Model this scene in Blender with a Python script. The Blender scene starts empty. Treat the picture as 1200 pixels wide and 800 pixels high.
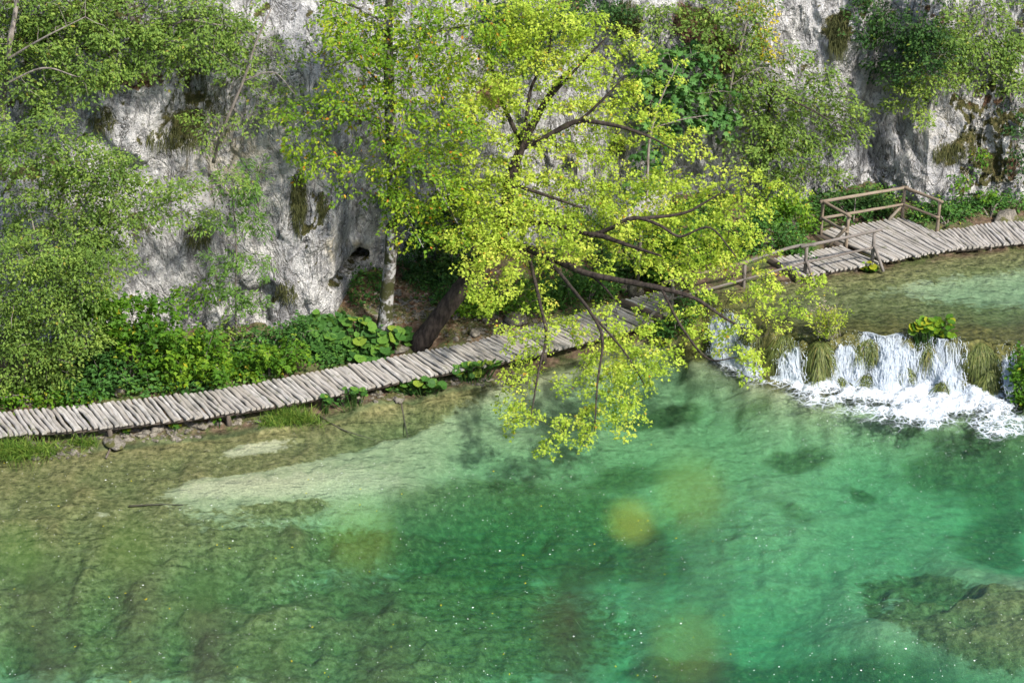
import bpy, math, random
import numpy as np
from mathutils import Vector

random.seed(7)
RNG = np.random.default_rng(11)
SC = bpy.context.scene
COL = SC.collection

# ------------------------------------------------------------------ camera, sky, sun, exposure
CAM_H, PITCH, FPX = 33.0, math.radians(28.0), 2531.0
cam_d = bpy.data.cameras.new('camera')
cam = bpy.data.objects.new('camera', cam_d); COL.objects.link(cam)
cam.location = (0, 0, CAM_H); cam.rotation_euler = (math.pi/2 - PITCH, 0, 0)
cam_d.sensor_width = 36.0; cam_d.lens = 36.0*FPX/1200.0
cam_d.clip_start = 0.1; cam_d.clip_end = 500
cam_d.dof.use_dof = True; cam_d.dof.focus_distance = 69.0; cam_d.dof.aperture_fstop = 2.8
SC.camera = cam

SUN_EL = math.radians(47)
SUN_DIR = Vector((0.66, -0.68, 0.0)).normalized()*math.cos(SUN_EL) + Vector((0, 0, math.sin(SUN_EL)))
world = bpy.data.worlds.new('World'); SC.world = world; world.use_nodes = True
wn = world.node_tree; wn.nodes.clear()
sky = wn.nodes.new('ShaderNodeTexSky'); sky.sky_type = 'NISHITA'; sky.sun_disc = False
sky.sun_elevation = SUN_EL; sky.sun_rotation = math.atan2(SUN_DIR.x, SUN_DIR.y)
sky.dust_density = 2.0
bg = wn.nodes.new('ShaderNodeBackground'); bg.inputs['Strength'].default_value = 0.15
wo = wn.nodes.new('ShaderNodeOutputWorld')
wn.links.new(sky.outputs[0], bg.inputs[0]); wn.links.new(bg.outputs[0], wo.inputs[0])
sun_d = bpy.data.lights.new('sun', 'SUN'); sun_d.energy = 3.3; sun_d.angle = math.radians(3.0); sun_d.color = (1.0, 0.95, 0.87)
sun = bpy.data.objects.new('sun', sun_d); COL.objects.link(sun)
sun.location = (30, -20, 60); sun.rotation_euler = SUN_DIR.to_track_quat('Z', 'Y').to_euler()
SC.view_settings.view_transform = 'Standard'; SC.view_settings.look = 'None'
SC.view_settings.gamma = 1.0; SC.view_settings.exposure = 1.12
SC.view_settings.use_curve_mapping = False
SC.render.engine = 'CYCLES'
SC.cycles.use_denoising = True
SC.cycles.max_bounces = 8; SC.cycles.diffuse_bounces = 3; SC.cycles.glossy_bounces = 2
SC.cycles.transmission_bounces = 4; SC.cycles.transparent_max_bounces = 24; SC.cycles.volume_bounces = 0
SC.cycles.caustics_reflective = False; SC.cycles.caustics_refractive = False

# ------------------------------------------------------------------ sight lines of the viewpoint
CP, SP = math.cos(PITCH), math.sin(PITCH)
def ray(px, py):
    dx = (np.asarray(px, float)-600)/FPX; dy = (400-np.asarray(py, float))/FPX
    return dx, CP + dy*SP, -SP + dy*CP
def on_z(px, py, z):
    a, b, c = ray(px, py); t = (np.asarray(z, float)-CAM_H)/c
    return np.stack([a*t, b*t, CAM_H + c*t], -1)
def on_y(px, py, Y):
    a, b, c = ray(px, py); t = np.asarray(Y, float)/b
    return np.stack([a*t, b*t, CAM_H + c*t], -1)
def project(P):
    P = np.asarray(P, float); x, y, z = P[..., 0], P[..., 1], P[..., 2]-CAM_H
    d = y*CP - z*SP; u = y*SP + z*CP
    return 600 + FPX*x/d, 400 - FPX*u/d

# ------------------------------------------------------------------ noise
def _hash(ix, iy, iz, seed):
    h = (ix.astype(np.uint32)*np.uint32(374761393) + iy.astype(np.uint32)*np.uint32(668265263)
         + iz.astype(np.uint32)*np.uint32(2246822519) + np.uint32((seed*3266489917) & 0xffffffff))
    h = (h ^ (h >> np.uint32(15)))*np.uint32(2246822519); h = (h ^ (h >> np.uint32(13)))*np.uint32(3266489917)
    return (h ^ (h >> np.uint32(16))).astype(np.float64)/4294967295.0
def vnoise(x, y, z, seed=0):
    x, y, z = np.broadcast_arrays(np.asarray(x, float), np.asarray(y, float), np.asarray(z, float))
    fx, fy, fz = np.floor(x), np.floor(y), np.floor(z)
    ix, iy, iz = fx.astype(np.int64), fy.astype(np.int64), fz.astype(np.int64)
    u, v, w = x-fx, y-fy, z-fz
    u, v, w = [t*t*t*(t*(t*6-15)+10) for t in (u, v, w)]
    r = 0
    for i in (0, 1):
        for j in (0, 1):
            for k in (0, 1):
                wt = (u if i else 1-u)*(v if j else 1-v)*(w if k else 1-w)
                r = r + wt*_hash(ix+i, iy+j, iz+k, seed)
    return r*2-1
def fbm(x, y, z, seed=0, octv=5, gain=.5):
    a, s, f = 0, 1, 1
    for o in range(octv):
        a = a + s*vnoise(x*f, y*f, z*f, seed+o*17); s *= gain; f *= 2.03
    return a
def ridged(x, y, z, seed=0, octv=4):
    a, s, f = 0, 1, 1
    for o in range(octv):
        a = a + s*(1-2*np.abs(vnoise(x*f, y*f, z*f, seed+o*23))); s *= .5; f *= 2.1
    return a
def worley(x, y, z, seed=0):
    x, y, z = np.broadcast_arrays(np.asarray(x, float), np.asarray(y, float), np.asarray(z, float))
    ix, iy, iz = [np.floor(t).astype(np.int64) for t in (x, y, z)]
    d1 = np.full(x.shape, 9.); d2 = np.full(x.shape, 9.); cid = np.zeros(x.shape)
    for i in (-1, 0, 1):
        for j in (-1, 0, 1):
            for k in (-1, 0, 1):
                a, b, c = ix+i, iy+j, iz+k
                d = np.sqrt((a+_hash(a, b, c, seed)-x)**2+(b+_hash(a, b, c, seed+1)-y)**2+(c+_hash(a, b, c, seed+2)-z)**2)
                h = _hash(a, b, c, seed+3)
                m = d < d1
                d2 = np.where(m, d1, np.minimum(d2, d)); cid = np.where(m, h, cid); d1 = np.where(m, d, d1)
    return d1, d2, cid
def sstep(a, b, x):
    t = np.clip((x-a)/(b-a), 0, 1); return t*t*(3-2*t)

# ------------------------------------------------------------------ mesh helpers
def mk(name, V, Fs, mat, parent=None, attrs=None, smooth=False, midx=None):
    V = np.asarray(V, np.float32)
    if not isinstance(Fs, (list, tuple)): Fs = [Fs]
    Fs = [np.asarray(F, np.int32) for F in Fs if len(F)]
    me = bpy.data.meshes.new(name)
    me.vertices.add(len(V)); me.vertices.foreach_set('co', V.ravel())
    tot = sum(F.size for F in Fs); npoly = sum(len(F) for F in Fs)
    me.loops.add(tot); me.loops.foreach_set('vertex_index', np.concatenate([F.ravel() for F in Fs]))
    sizes = np.concatenate([np.full(len(F), F.shape[1], np.int32) for F in Fs])
    me.polygons.add(npoly)
    me.polygons.foreach_set('loop_start', np.concatenate([[0], np.cumsum(sizes)[:-1]]).astype(np.int32))
    if midx is not None: me.polygons.foreach_set('material_index', np.asarray(midx, np.int32))
    me.polygons.foreach_set('use_smooth', np.full(npoly, bool(smooth)))
    for k, a in (attrs or {}).items():
        at = me.attributes.new(k, 'FLOAT', 'POINT'); at.data.foreach_set('value', np.asarray(a, np.float32))
    me.update(calc_edges=True); me.validate()
    for m in (mat if isinstance(mat, (list, tuple)) else [mat]): me.materials.append(m)
    o = bpy.data.objects.new(name, me); COL.objects.link(o)
    if parent is not None: o.parent = parent
    return o
def recenter(o, p):
    """put a top-level mesh's origin at p"""
    p = np.asarray(p, np.float32); n = len(o.data.vertices); a = np.empty(n*3, np.float32)
    o.data.vertices.foreach_get('co', a); a = a.reshape(-1, 3)-p
    o.data.vertices.foreach_set('co', a.ravel()); o.location = p.tolist(); o.data.update(); return o
def tag(o, label=None, cat=None, group=None, kind=None):
    if label: o['label'] = label
    if cat: o['category'] = cat
    if group: o['group'] = group
    if kind: o['kind'] = kind
    return o
def thing(name, label, cat, loc, group=None):
    o = bpy.data.objects.new(name, None); o.empty_display_size = .3; COL.objects.link(o)
    o.location = [float(v) for v in loc]; return tag(o, label, cat, group)
class Geo:
    """collects shapes of one part"""
    def __init__(s): s.V = []; s.F3 = []; s.F4 = []; s.A = {}; s.n = 0
    def add(s, V, F3=None, F4=None, **attrs):
        V = np.asarray(V, float)
        if F3 is not None and len(F3): s.F3.append(np.asarray(F3)+s.n)
        if F4 is not None and len(F4): s.F4.append(np.asarray(F4)+s.n)
        for k, a in attrs.items(): s.A.setdefault(k, []).append(np.broadcast_to(np.asarray(a, float), (len(V),)))
        s.V.append(V); s.n += len(V)
    def build(s, name, mat, parent=None, org=None, smooth=False, two=False):
        V = np.concatenate(s.V)
        if org is not None: V = V - np.asarray(org)
        Fs = []
        if s.F3: Fs.append(np.concatenate(s.F3))
        if s.F4: Fs.append(np.concatenate(s.F4))
        return mk(name, V, Fs, mat, parent, {k: np.concatenate(a) for k, a in s.A.items()}, smooth,
                  np.concatenate([np.zeros(len(Fs[0])), np.ones(len(Fs[1]))]) if two else None)
def norm(v): return v/np.maximum(np.linalg.norm(v, axis=-1, keepdims=True), 1e-9)
def smooth_path(P, n):
    """Catmull-Rom through P, n samples"""
    P = np.asarray(P, float); m = len(P)
    if m == 2: return P[0]+(P[1]-P[0])*np.linspace(0, 1, n)[:, None]
    Q = np.vstack([2*P[0]-P[1], P, 2*P[-1]-P[-2]])
    t = np.linspace(0, m-1-1e-9, n); i = t.astype(int); f = (t-i)[:, None]
    a, b, c, d = Q[i], Q[i+1], Q[i+2], Q[i+3]
    return .5*(2*b+(c-a)*f+(2*a-5*b+4*c-d)*f**2+(3*b-3*c+d-a)*f**3)
def tube(P, R, sides=8, rough=0., seed=0):
    P = np.asarray(P, float); n = len(P); R = np.broadcast_to(np.asarray(R, float), (n,))
    T = norm(np.gradient(P, axis=0)); ref = np.array([0, 0, 1.]) if abs(T[0][2]) < .9 else np.array([1., 0, 0])
    U = norm(np.cross(T, ref)); W = np.cross(T, U)
    ang = np.linspace(0, 2*np.pi, sides, endpoint=False)
    V = P[:, None]+R[:, None, None]*(np.cos(ang)[None, :, None]*U[:, None]+np.sin(ang)[None, :, None]*W[:, None])
    if rough:
        nz = fbm(V[..., 0]*5, V[..., 1]*5, V[..., 2]*5, seed, 3)
        V = V+(V-P[:, None])*nz[..., None]*rough
    V = V.reshape(-1, 3)
    i = np.arange(n-1)[:, None]*sides; k = np.arange(sides)[None]; k2 = (k+1) % sides
    F4 = np.stack([i+k, i+k2, i+sides+k2, i+sides+k], -1).reshape(-1, 4)
    V = np.vstack([V, P[0], P[-1]]); a, b = n*sides, n*sides+1; k = np.arange(sides); k2 = (k+1) % sides
    F3 = np.vstack([np.stack([k2, k, np.full(sides, a)], -1), np.stack([(n-1)*sides+k, (n-1)*sides+k2, np.full(sides, b)], -1)])
    return V, F3, F4
def segs(P0, P1, R0, R1, sides=3):
    P0, P1 = np.asarray(P0, float), np.asarray(P1, float); n = len(P0)
    T = norm(P1-P0); ref = np.where(np.abs(T[:, 2:3]) < .9, np.array([[0, 0, 1.]]), np.array([[1., 0, 0]]))
    U = norm(np.cross(T, ref)); W = np.cross(T, U)
    ang = np.linspace(0, 2*np.pi, sides, endpoint=False); c, s = np.cos(ang), np.sin(ang)
    ring = c[None, :, None]*U[:, None]+s[None, :, None]*W[:, None]
    V = np.concatenate([P0[:, None]+ring*np.reshape(R0, (-1, 1, 1)), P1[:, None]+ring*np.reshape(R1, (-1, 1, 1))], 1).reshape(-1, 3)
    b = (np.arange(n)*2*sides)[:, None]; k = np.arange(sides)[None]; k2 = (k+1) % sides
    return V, np.stack([b+k, b+k2, b+sides+k2, b+sides+k], -1).reshape(-1, 4)

# ------------------------------------------------------------------ materials
class M:
    def __init__(s, name):
        s.m = bpy.data.materials.new(name); s.m.use_nodes = True; s.t = s.m.node_tree; s.t.nodes.clear()
        s.out = s.n('OutputMaterial')
    def n(s, typ, inp=None, **kw):
        nd = s.t.nodes.new('ShaderNode'+typ)
        for k, v in kw.items(): setattr(nd, k, v)
        for k, v in (inp or {}).items():
            so = nd.inputs[k]
            if hasattr(v, 'node'): s.t.links.new(v, so)
            elif isinstance(v, bpy.types.Node): s.t.links.new(v.outputs[0], so)
            elif isinstance(v, tuple) and len(v) == 3 and so.type == 'RGBA': so.default_value = (*v, 1)
            else: so.default_value = v
        return nd
    def attr(s, name): return s.n('Attribute', attribute_name=name).outputs['Fac']
    def math(s, op, a, b=0.5, c=None, clamp=False):
        d = {0: a, 1: b}
        if c is not None: d[2] = c
        return s.n('Math', d, operation=op, use_clamp=clamp).outputs[0]
    def mix(s, f, a, b, bt='MIX'):
        nd = s.n('MixRGB', {0: f, 1: a, 2: b}, blend_type=bt); return nd.outputs[0]
    def ramp(s, f, stops, interp='LINEAR'):
        nd = s.n('ValToRGB', {0: f}); cr = nd.color_ramp; cr.interpolation = interp
        while len(cr.elements) < len(stops): cr.elements.new(.5)
        for e, (p, c) in zip(cr.elements, stops):
            e.position = p; e.color = (*c, 1) if isinstance(c, tuple) else (c, c, c, 1)
        return nd.outputs[0]
    def rng(s, f, a, b, lo=0., hi=1.):
        return s.n('MapRange', {0: f, 1: a, 2: b, 3: lo, 4: hi}, interpolation_type='SMOOTHSTEP').outputs[0]
    def pos(s): return s.n('NewGeometry').outputs['Position']
    def obj(s): return s.n('TexCoord').outputs['Object']
    def scl(s, v, sc): return s.n('Mapping', {0: v, 3: sc}).outputs[0]
    def noise(s, v, sc, det=4., rough=.55, dist=0.):
        return s.n('TexNoise', {'Vector': v, 'Scale': sc, 'Detail': det, 'Roughness': rough, 'Distortion': dist}).outputs[0]
    def vor(s, v, sc, feat='F1', out=0):
        return s.n('TexVoronoi', {'Vector': v, 'Scale': sc}, feature=feat).outputs[out]
    def bump(s, h, st, dist, nrm=None):
        d = {'Strength': st, 'Distance': dist, 'Height': h}
        if nrm is not None: d['Normal'] = nrm
        return s.n('Bump', d).outputs[0]
    def bsdf(s, col, rough=.8, nrm=None, spec=.3):
        d = {'Base Color': col, 'Roughness': rough, 'Specular IOR Level': spec}
        if nrm is not None: d['Normal'] = nrm
        return s.n('BsdfPrincipled', d).outputs[0]
    def surf(s, sh): s.t.links.new(sh, s.out.inputs[0]); return s.m

def leaf_mat(name, stops, trans=.4, rough=.5, tint=(1.15, 1.1, .55)):
    m = M(name); c = m.ramp(m.attr('var'), stops)
    c2 = m.mix(1., c, tint, 'MULTIPLY')
    b = m.bsdf(c, rough+.1, spec=.2); t = m.n('BsdfTranslucent', {0: c2}).outputs[0]
    return m.surf(m.n('MixShader', {0: trans, 1: b, 2: t}).outputs[0])

def wood_mat(name, light, dark):
    m = M(name); va = m.attr('var'); co = m.n('CombineXYZ', {0: m.attr('along'), 1: m.attr('across'), 2: va}).outputs[0]
    g = m.noise(m.scl(co, (2.5, 34., 40.)), 1., 5., .6); g2 = m.noise(m.scl(co, (.8, 5., 30.)), 1., 3.)
    c = m.mix(m.rng(g, .3, .7), dark, light); c = m.mix(m.rng(g2, .35, .75, 0., .55), c, tuple(v*.55 for v in dark))
    c = m.mix(m.math('MULTIPLY', va, .8), c, (light[0]*.50, light[1]*.47, light[2]*.43))
    p = m.pos(); st = m.noise(p, 1.3, 5., .65); c = m.mix(m.rng(st, .50, .68, 0., .5), c, (.13, .125, .105)); c = m.mix(m.rng(m.noise(p, 4., 4., .6), .60, .70, 0., .55), c, (.10, .105, .05))
    return m.surf(m.bsdf(c, .85, m.bump(g, .5, .02), .2))
MAT = {}
MAT['deck'] = wood_mat('weathered_plank', (.50, .475, .44), (.25, .235, .215))
MAT['rail_tan'] = wood_mat('rail_wood', (.30, .245, .185), (.16, .125, .09))
MAT['rail_grey'] = wood_mat('grey_wood', (.24, .215, .195), (.11, .095, .085))
MAT['beam'] = wood_mat('dark_wood', (.16, .13, .105), (.07, .055, .045))

def mat_bark(name, a, b, mossc, moss_lo, moss_hi, spots=None):
    m = M(name); p = m.obj()
    n1 = m.noise(m.scl(p, (1, 1, .25)), 9., 6., .65); n2 = m.noise(p, 3.2, 4., .6)
    c = m.mix(m.rng(n1, .35, .65), a, b)
    if spots: c = m.mix(m.rng(m.noise(p, 4.5, 5., .6), .47, .53), c, spots)
    c = m.mix(m.rng(n2, moss_lo, moss_hi), c, mossc)
    return m.surf(m.bsdf(c, .9, m.bump(n1, .7, .05), .2))
MAT['bark_dark'] = mat_bark('dark_bark', (.016, .012, .010), (.052, .040, .032), (.04, .045, .014), .58, .78)
MAT['bark_pale'] = mat_bark('pale_bark', (.06, .052, .042), (.17, .155, .14), (.04, .042, .014), .42, .54, (.33, .32, .31))
MAT['bark_grey'] = mat_bark('grey_bark', (.12, .10, .085), (.24, .21, .18), (.08, .08, .03), .6, .8)

G_ = lambda *s: list(s)
MAT['leaf_lime'] = leaf_mat('lime_leaf', [(0, (.16, .26, .02)), (.35, (.30, .42, .04)), (.7, (.48, .56, .08)), (.93, (.58, .49, .09)), (1, (.42, .20, .02))], .45)
MAT['leaf_beech'] = leaf_mat('green_gold_leaf', [(0, (.05, .13, .012)), (.4, (.15, .27, .018)), (.75, (.32, .40, .025)), (.95, (.42, .34, .03)), (1, (.44, .14, .02))], .4)
MAT['leaf_hazel'] = leaf_mat('soft_green_leaf', [(0, (.06, .12, .022)), (.5, (.145, .235, .042)), (.9, (.28, .37, .065)), (1, (.27, .22, .04))], .38)
MAT['leaf_bright'] = leaf_mat('bright_green_leaf', [(0, (.03, .09, .01)), (.5, (.08, .19, .014)), (.9, (.18, .29, .018)), (1, (.38, .32, .02))], .42)
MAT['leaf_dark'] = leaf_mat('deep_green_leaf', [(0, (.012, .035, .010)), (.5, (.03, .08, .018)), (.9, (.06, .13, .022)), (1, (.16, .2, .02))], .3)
MAT['leaf_maple'] = leaf_mat('blue_green_leaf', [(0, (.03, .10, .028)), (.5, (.075, .18, .04)), (1, (.14, .27, .055))], .3)
MAT['leaf_pale'] = leaf_mat('fresh_frond', [(0, (.06, .14, .03)), (.5, (.12, .23, .045)), (1, (.2, .32, .06))], .42)
MAT['leaf_yellow'] = leaf_mat('yellow_leaf', [(0, (.35, .33, .02)), (.6, (.52, .45, .02)), (1, (.6, .4, .02))], .4)
MAT['leaf_broad'] = leaf_mat('broad_leaf', [(0, (.03, .085, .018)), (.5, (.055, .145, .025)), (.9, (.11, .22, .03)), (1, (.25, .29, .03))], .3)
MAT['grass'] = leaf_mat('grass_blade', [(0, (.06, .13, .02)), (.5, (.12, .23, .03)), (1, (.26, .33, .06))], .35)
MAT['wet_moss'] = leaf_mat('hanging_wet_grass', [(0, (.035, .05, .012)), (.4, (.085, .115, .028)), (.8, (.19, .22, .065)), (1, (.22, .17, .06))], .2, .35)
MAT['moss_dry'] = leaf_mat('hanging_moss', [(0, (.025, .03, .010)), (.5, (.055, .06, .02)), (1, (.10, .105, .035))], .15, .8)
MAT['litter'] = leaf_mat('fallen_leaf', [(0, (.07, .035, .018)), (.5, (.16, .085, .04)), (.85, (.26, .17, .09)), (1, (.4, .33, .22))], .15, .7, (1, .9, .7))
MAT['flower'] = leaf_mat('dry_flower', [(0, (.3, .2, .16)), (1, (.6, .5, .45))], .3)

def rock_common(m, p):
    """grey limestone colour + height"""
    ps = m.scl(p, (1, 1, .42))
    big = m.noise(ps, .55, 4., .6); med = m.noise(p, 2.6, 6., .68); fine = m.noise(p, 15., 7., .75)
    strk = m.noise(m.scl(p, (1, 1, .07)), 2.6, 6., .7)
    warp = m.n('MixRGB', {0: .12, 1: p, 2: m.n('TexNoise', {'Vector': p, 'Scale': 1.7, 'Detail': 4.}).outputs[1]}, blend_type='ADD').outputs[0]
    cr = m.math('ABSOLUTE', m.math('SUBTRACT', m.noise(m.scl(p, (1, 1, .4)), 1.3, 5., .62, 1.2), .5)); cr2 = m.math('ABSOLUTE', m.math('SUBTRACT', m.noise(m.scl(p, (1, 1, .7)), 3.6, 5., .65, .6), .5))
    c = m.ramp(med, [(.28, (.25, .245, .245)), (.41, (.44, .43, .42)), (.54, (.64, .625, .60)), (.75, (.80, .79, .77))])
    c = m.mix(m.rng(big, .36, .58, .55, 0.), c, (.38, .385, .41))
    c = m.mix(m.rng(strk, .49, .63, 0., .74), c, (.22, .215, .22))
    c = m.mix(m.rng(fine, .52, .62, 0., .75), c, (.15, .147, .14))
    crk = m.math('MAXIMUM', m.math('MULTIPLY', m.rng(cr, .0, .022), m.rng(cr2, .0, .02, .6, 1.)), m.rng(big, .42, .6, 0., .85))
    c = m.mix(crk, (.09, .085, .075), c)
    h = m.math('ADD', m.math('MULTIPLY', med, 1.), m.math('MULTIPLY', fine, .45))
    h = m.math('ADD', h, m.math('MULTIPLY', m.rng(cr, 0., .06), .35))
    return c, h, fine, med
def mat_cliff():
    m = M('limestone_cliff'); p = m.pos(); c, h, fine, med = rock_common(m, p)
    mo = m.attr('moss'); li = m.attr('litter'); oc = m.attr('ochre')
    nm = m.noise(p, 2.2, 6., .7)
    c = m.mix(m.math('MULTIPLY', oc, m.rng(med, .35, .65)), c, (.46, .39, .25))
    fm = m.rng(m.math('ADD', mo, m.math('MULTIPLY', m.math('SUBTRACT', nm, .5), 1.5)), .42, .60)
    mc = m.ramp(m.noise(p, 7., 4.), [(.3, (.03, .033, .011)), (.5, (.075, .075, .022)), (.7, (.15, .125, .05))])
    c = m.mix(fm, c, mc)
    fl = m.rng(m.math('ADD', li, m.math('MULTIPLY', m.math('SUBTRACT', nm, .5), 1.2)), .42, .62)
    lc = m.ramp(m.vor(p, 14., 'F1', 1), [(.2, (.06, .033, .02)), (.6, (.16, .09, .05)), (.9, (.28, .19, .12))])
    c = m.mix(fl, c, lc)
    return m.surf(m.bsdf(c, .9, m.bump(h, 1., .26), .2))
MAT['cliff'] = mat_cliff()
def mat_stone(name, tint, mossy):
    m = M(name); p = m.pos(); c, h, fine, med = rock_common(m, m.scl(p, (2, 2, 2)))
    c = m.mix(1., c, tint, 'MULTIPLY'); c = m.mix(m.rng(m.noise(p, 3.), .62-mossy, .7-mossy), c, (.07, .07, .022))
    return m.surf(m.bsdf(c, .85, m.bump(h, .6, .05), .25))
MAT['stone'] = mat_stone('shore_stone', (.36, .33, .27), .10)
MAT['stone_dark'] = mat_stone('mossy_stone', (.35, .33, .28), .15)

def mat_ground():
    m = M('lake_bed_and_bank'); p = m.pos()
    al = m.attr('algae'); dk = m.attr('dark'); bank = m.attr('bank'); li = m.attr('litter'); mo = m.attr('moss')
    n1 = m.noise(p, 1.1, 6., .65); n2 = m.noise(p, 5.5, 5., .65); n3 = m.noise(m.scl(p, (1, 1.6, 1)), 2.4, 5., .7, .8); n4 = m.noise(p, 16., 3., .6)
    lines = m.math('ABSOLUTE', m.math('SUBTRACT', m.noise(m.scl(p, (.8, 1.5, 1)), 2.1, 3., .55, 1.6), .5))
    marl = m.mix(m.rng(n2, .35, .7), (.24, .25, .15), (.345, .345, .215))
    marl = m.mix(m.rng(lines, 0., .05, .5, 0.), marl, (.20, .22, .13))  # caustic-like lines of the rippled water, drawn into the bed colour
    alg = m.ramp(n2, [(.28, (.04, .045, .02)), (.46, (.115, .115, .046)), (.6, (.19, .18, .08)), (.78, (.27, .25, .13))])
    alg = m.mix(m.rng(n4, .55, .7, 0., .6), alg, (.05, .055, .03))
    f = m.rng(m.math('ADD', al, m.math('MULTIPLY', m.math('SUBTRACT', n3, .5), .9)), .38, .62)
    c = m.mix(f, marl, alg)
    sa = m.rng(m.math('ADD', m.attr('sand'), m.math('ADD', m.math('MULTIPLY', m.math('SUBTRACT', n3, .5), 1.5), m.math('MULTIPLY', m.math('SUBTRACT', n1, .5), 1.3))), .34, .66)
    c = m.mix(sa, c, m.mix(m.rng(n4, .35, .7), (.31, .30, .195), (.42, .395, .265)))
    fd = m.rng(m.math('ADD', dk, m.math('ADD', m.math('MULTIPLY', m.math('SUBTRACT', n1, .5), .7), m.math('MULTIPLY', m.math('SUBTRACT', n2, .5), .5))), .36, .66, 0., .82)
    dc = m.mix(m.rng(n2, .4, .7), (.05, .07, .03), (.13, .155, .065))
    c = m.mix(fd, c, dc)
    soil = m.ramp(n2, [(.3, (.045, .03, .02)), (.55, (.11, .075, .05)), (.75, (.2, .15, .10))])
    lc = m.ramp(m.vor(p, 11., 'F1', 1), [(.15, (.07, .04, .025)), (.5, (.17, .10, .06)), (.8, (.30, .21, .14)), (.95, (.45, .4, .33))])
    soil = m.mix(m.math('MULTIPLY', li, .9), soil, lc)
    grn = m.mix(m.rng(n4, .4, .6), (.03, .055, .014), (.08, .12, .03))
    soil = m.mix(m.math('MULTIPLY', m.rng(n1, .42, .6), .75), soil, grn)
    c = m.mix(bank, c, soil)
    c = m.mix(m.math('MULTIPLY', mo, m.rng(n3, .2, .45)), c, m.mix(m.rng(n2, .35, .65), (.035, .04, .012), (.13, .125, .04)))
    h = m.math('ADD', m.math('MULTIPLY', n2, .7), m.math('MULTIPLY', n3, 1.))
    h = m.math('ADD', h, m.math('MULTIPLY', n4, .25))
    return m.surf(m.bsdf(c, .9, m.bump(h, .55, .10), .15))
MAT['ground'] = mat_ground()

def mat_water(name, dens, col, ripple, milk=0.):
    m = M(name); p = m.pos()
    a = m.noise(m.scl(p, (.8, 1.8, 1)), 1.4, 3., .5, .6); b = m.noise(m.scl(p, (1, 1.7, 1)), 6., 3., .55, .4)
    h = m.math('ADD', a, m.math('MULTIPLY', b, .35))
    nr = m.bump(h, ripple, .12)
    fr = m.n('Fresnel', {'IOR': 1.33, 'Normal': nr}).outputs[0]
    g = m.n('BsdfGlossy', {'Color': (1., 1., 1.), 'Roughness': .04, 'Normal': nr}).outputs[0]
    t = m.n('BsdfTransparent', {0: (1., 1., 1.)}).outputs[0]
    m.surf(m.n('MixShader', {0: fr, 1: t, 2: g}).outputs[0])
    v = m.n('VolumeAbsorption', {'Color': col, 'Density': dens}).outputs[0]
    if milk:
        sc_ = m.n('VolumeScatter', {'Color': (.55, .95, .80), 'Density': milk}).outputs[0]; v = m.n('AddShader', {0: v, 1: sc_}).outputs[0]
    m.t.links.new(v, m.out.inputs['Volume']); return m.m
MAT['water'] = mat_water('lake_water', .36, (.10, .81, .60), .40, .009)
MAT['water_up'] = mat_water('upper_water', .36, (.2, .80, .66), .6)

def mat_white_water(name, lo, hi, stretch, sc):
    m = M(name); co = m.scl(m.pos(), stretch)
    n1 = m.noise(co, sc, 5., .65, .3); n2 = m.noise(co, sc*.35, 3., .6)
    d = m.attr('dens')
    f = m.math('ADD', m.math('MULTIPLY', n1, .7), m.math('MULTIPLY', n2, .5))
    f = m.math('ADD', f, m.math('MULTIPLY', m.math('SUBTRACT', d, .5), .9))
    al = m.rng(f, lo, hi)
    b = m.bsdf((.44, .50, .56), .35, m.bump(n1, .8, .1), .4)
    tl = m.n('BsdfTranslucent', {0: (.5, .57, .63)}).outputs[0]
    w = m.n('MixShader', {0: .3, 1: b, 2: tl}).outputs[0]
    t = m.n('BsdfTransparent', {0: (1., 1., 1.)}).outputs[0]
    return m.surf(m.n('MixShader', {0: al, 1: t, 2: w}).outputs[0])
MAT['fall'] = mat_white_water('falling_water', .40, .95, (3.2, 1., .55), 2.2)
def mat_foam():
    m = M('foam'); p = m.pos(); ps = m.scl(p, (1, 1.25, 1))
    warp = m.n('MixRGB', {0: .35, 1: ps, 2: m.n('TexNoise', {'Vector': ps, 'Scale': 1.4, 'Detail': 4.}).outputs[1]}, blend_type='ADD').outputs[0]
    v = m.vor(warp, 2.6, 'DISTANCE_TO_EDGE'); v2 = m.vor(warp, 6.5, 'DISTANCE_TO_EDGE')
    lace = m.math('MAXIMUM', m.rng(v, .16, .0), m.math('MULTIPLY', m.rng(v2, .16, 0.), .8))
    n = m.noise(ps, 1.6, 6., .65, .5)
    f = m.math('ADD', m.math('MULTIPLY', lace, .38), m.math('MULTIPLY', n, .75))
    f = m.math('ADD', f, m.math('MULTIPLY', m.math('SUBTRACT', m.attr('dens'), .5), 1.15))
    al = m.rng(f, .50, 1.10, 0., .97)
    b = m.bsdf((.56, .61, .65), .5, m.bump(m.math('ADD', n, m.noise(p, 9., 4., .6)), .9, .12), .3)
    t = m.n('BsdfTransparent', {0: (1., 1., 1.)}).outputs[0]
    return m.surf(m.n('MixShader', {0: al, 1: t, 2: b}).outputs[0])
MAT['foam'] = mat_foam()
mm = M('white_water_strand'); MAT['strand'] = mm.surf(mm.n('MixShader', {0: .35, 1: mm.bsdf((.58, .63, .68), .3, None, .5), 2: mm.n('BsdfTranslucent', {0: (.55, .62, .68)}).outputs[0]}).outputs[0])
mm = M('pale_fleck'); MAT['fleck'] = mm.surf(mm.bsdf((.75, .75, .70), .6))

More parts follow.
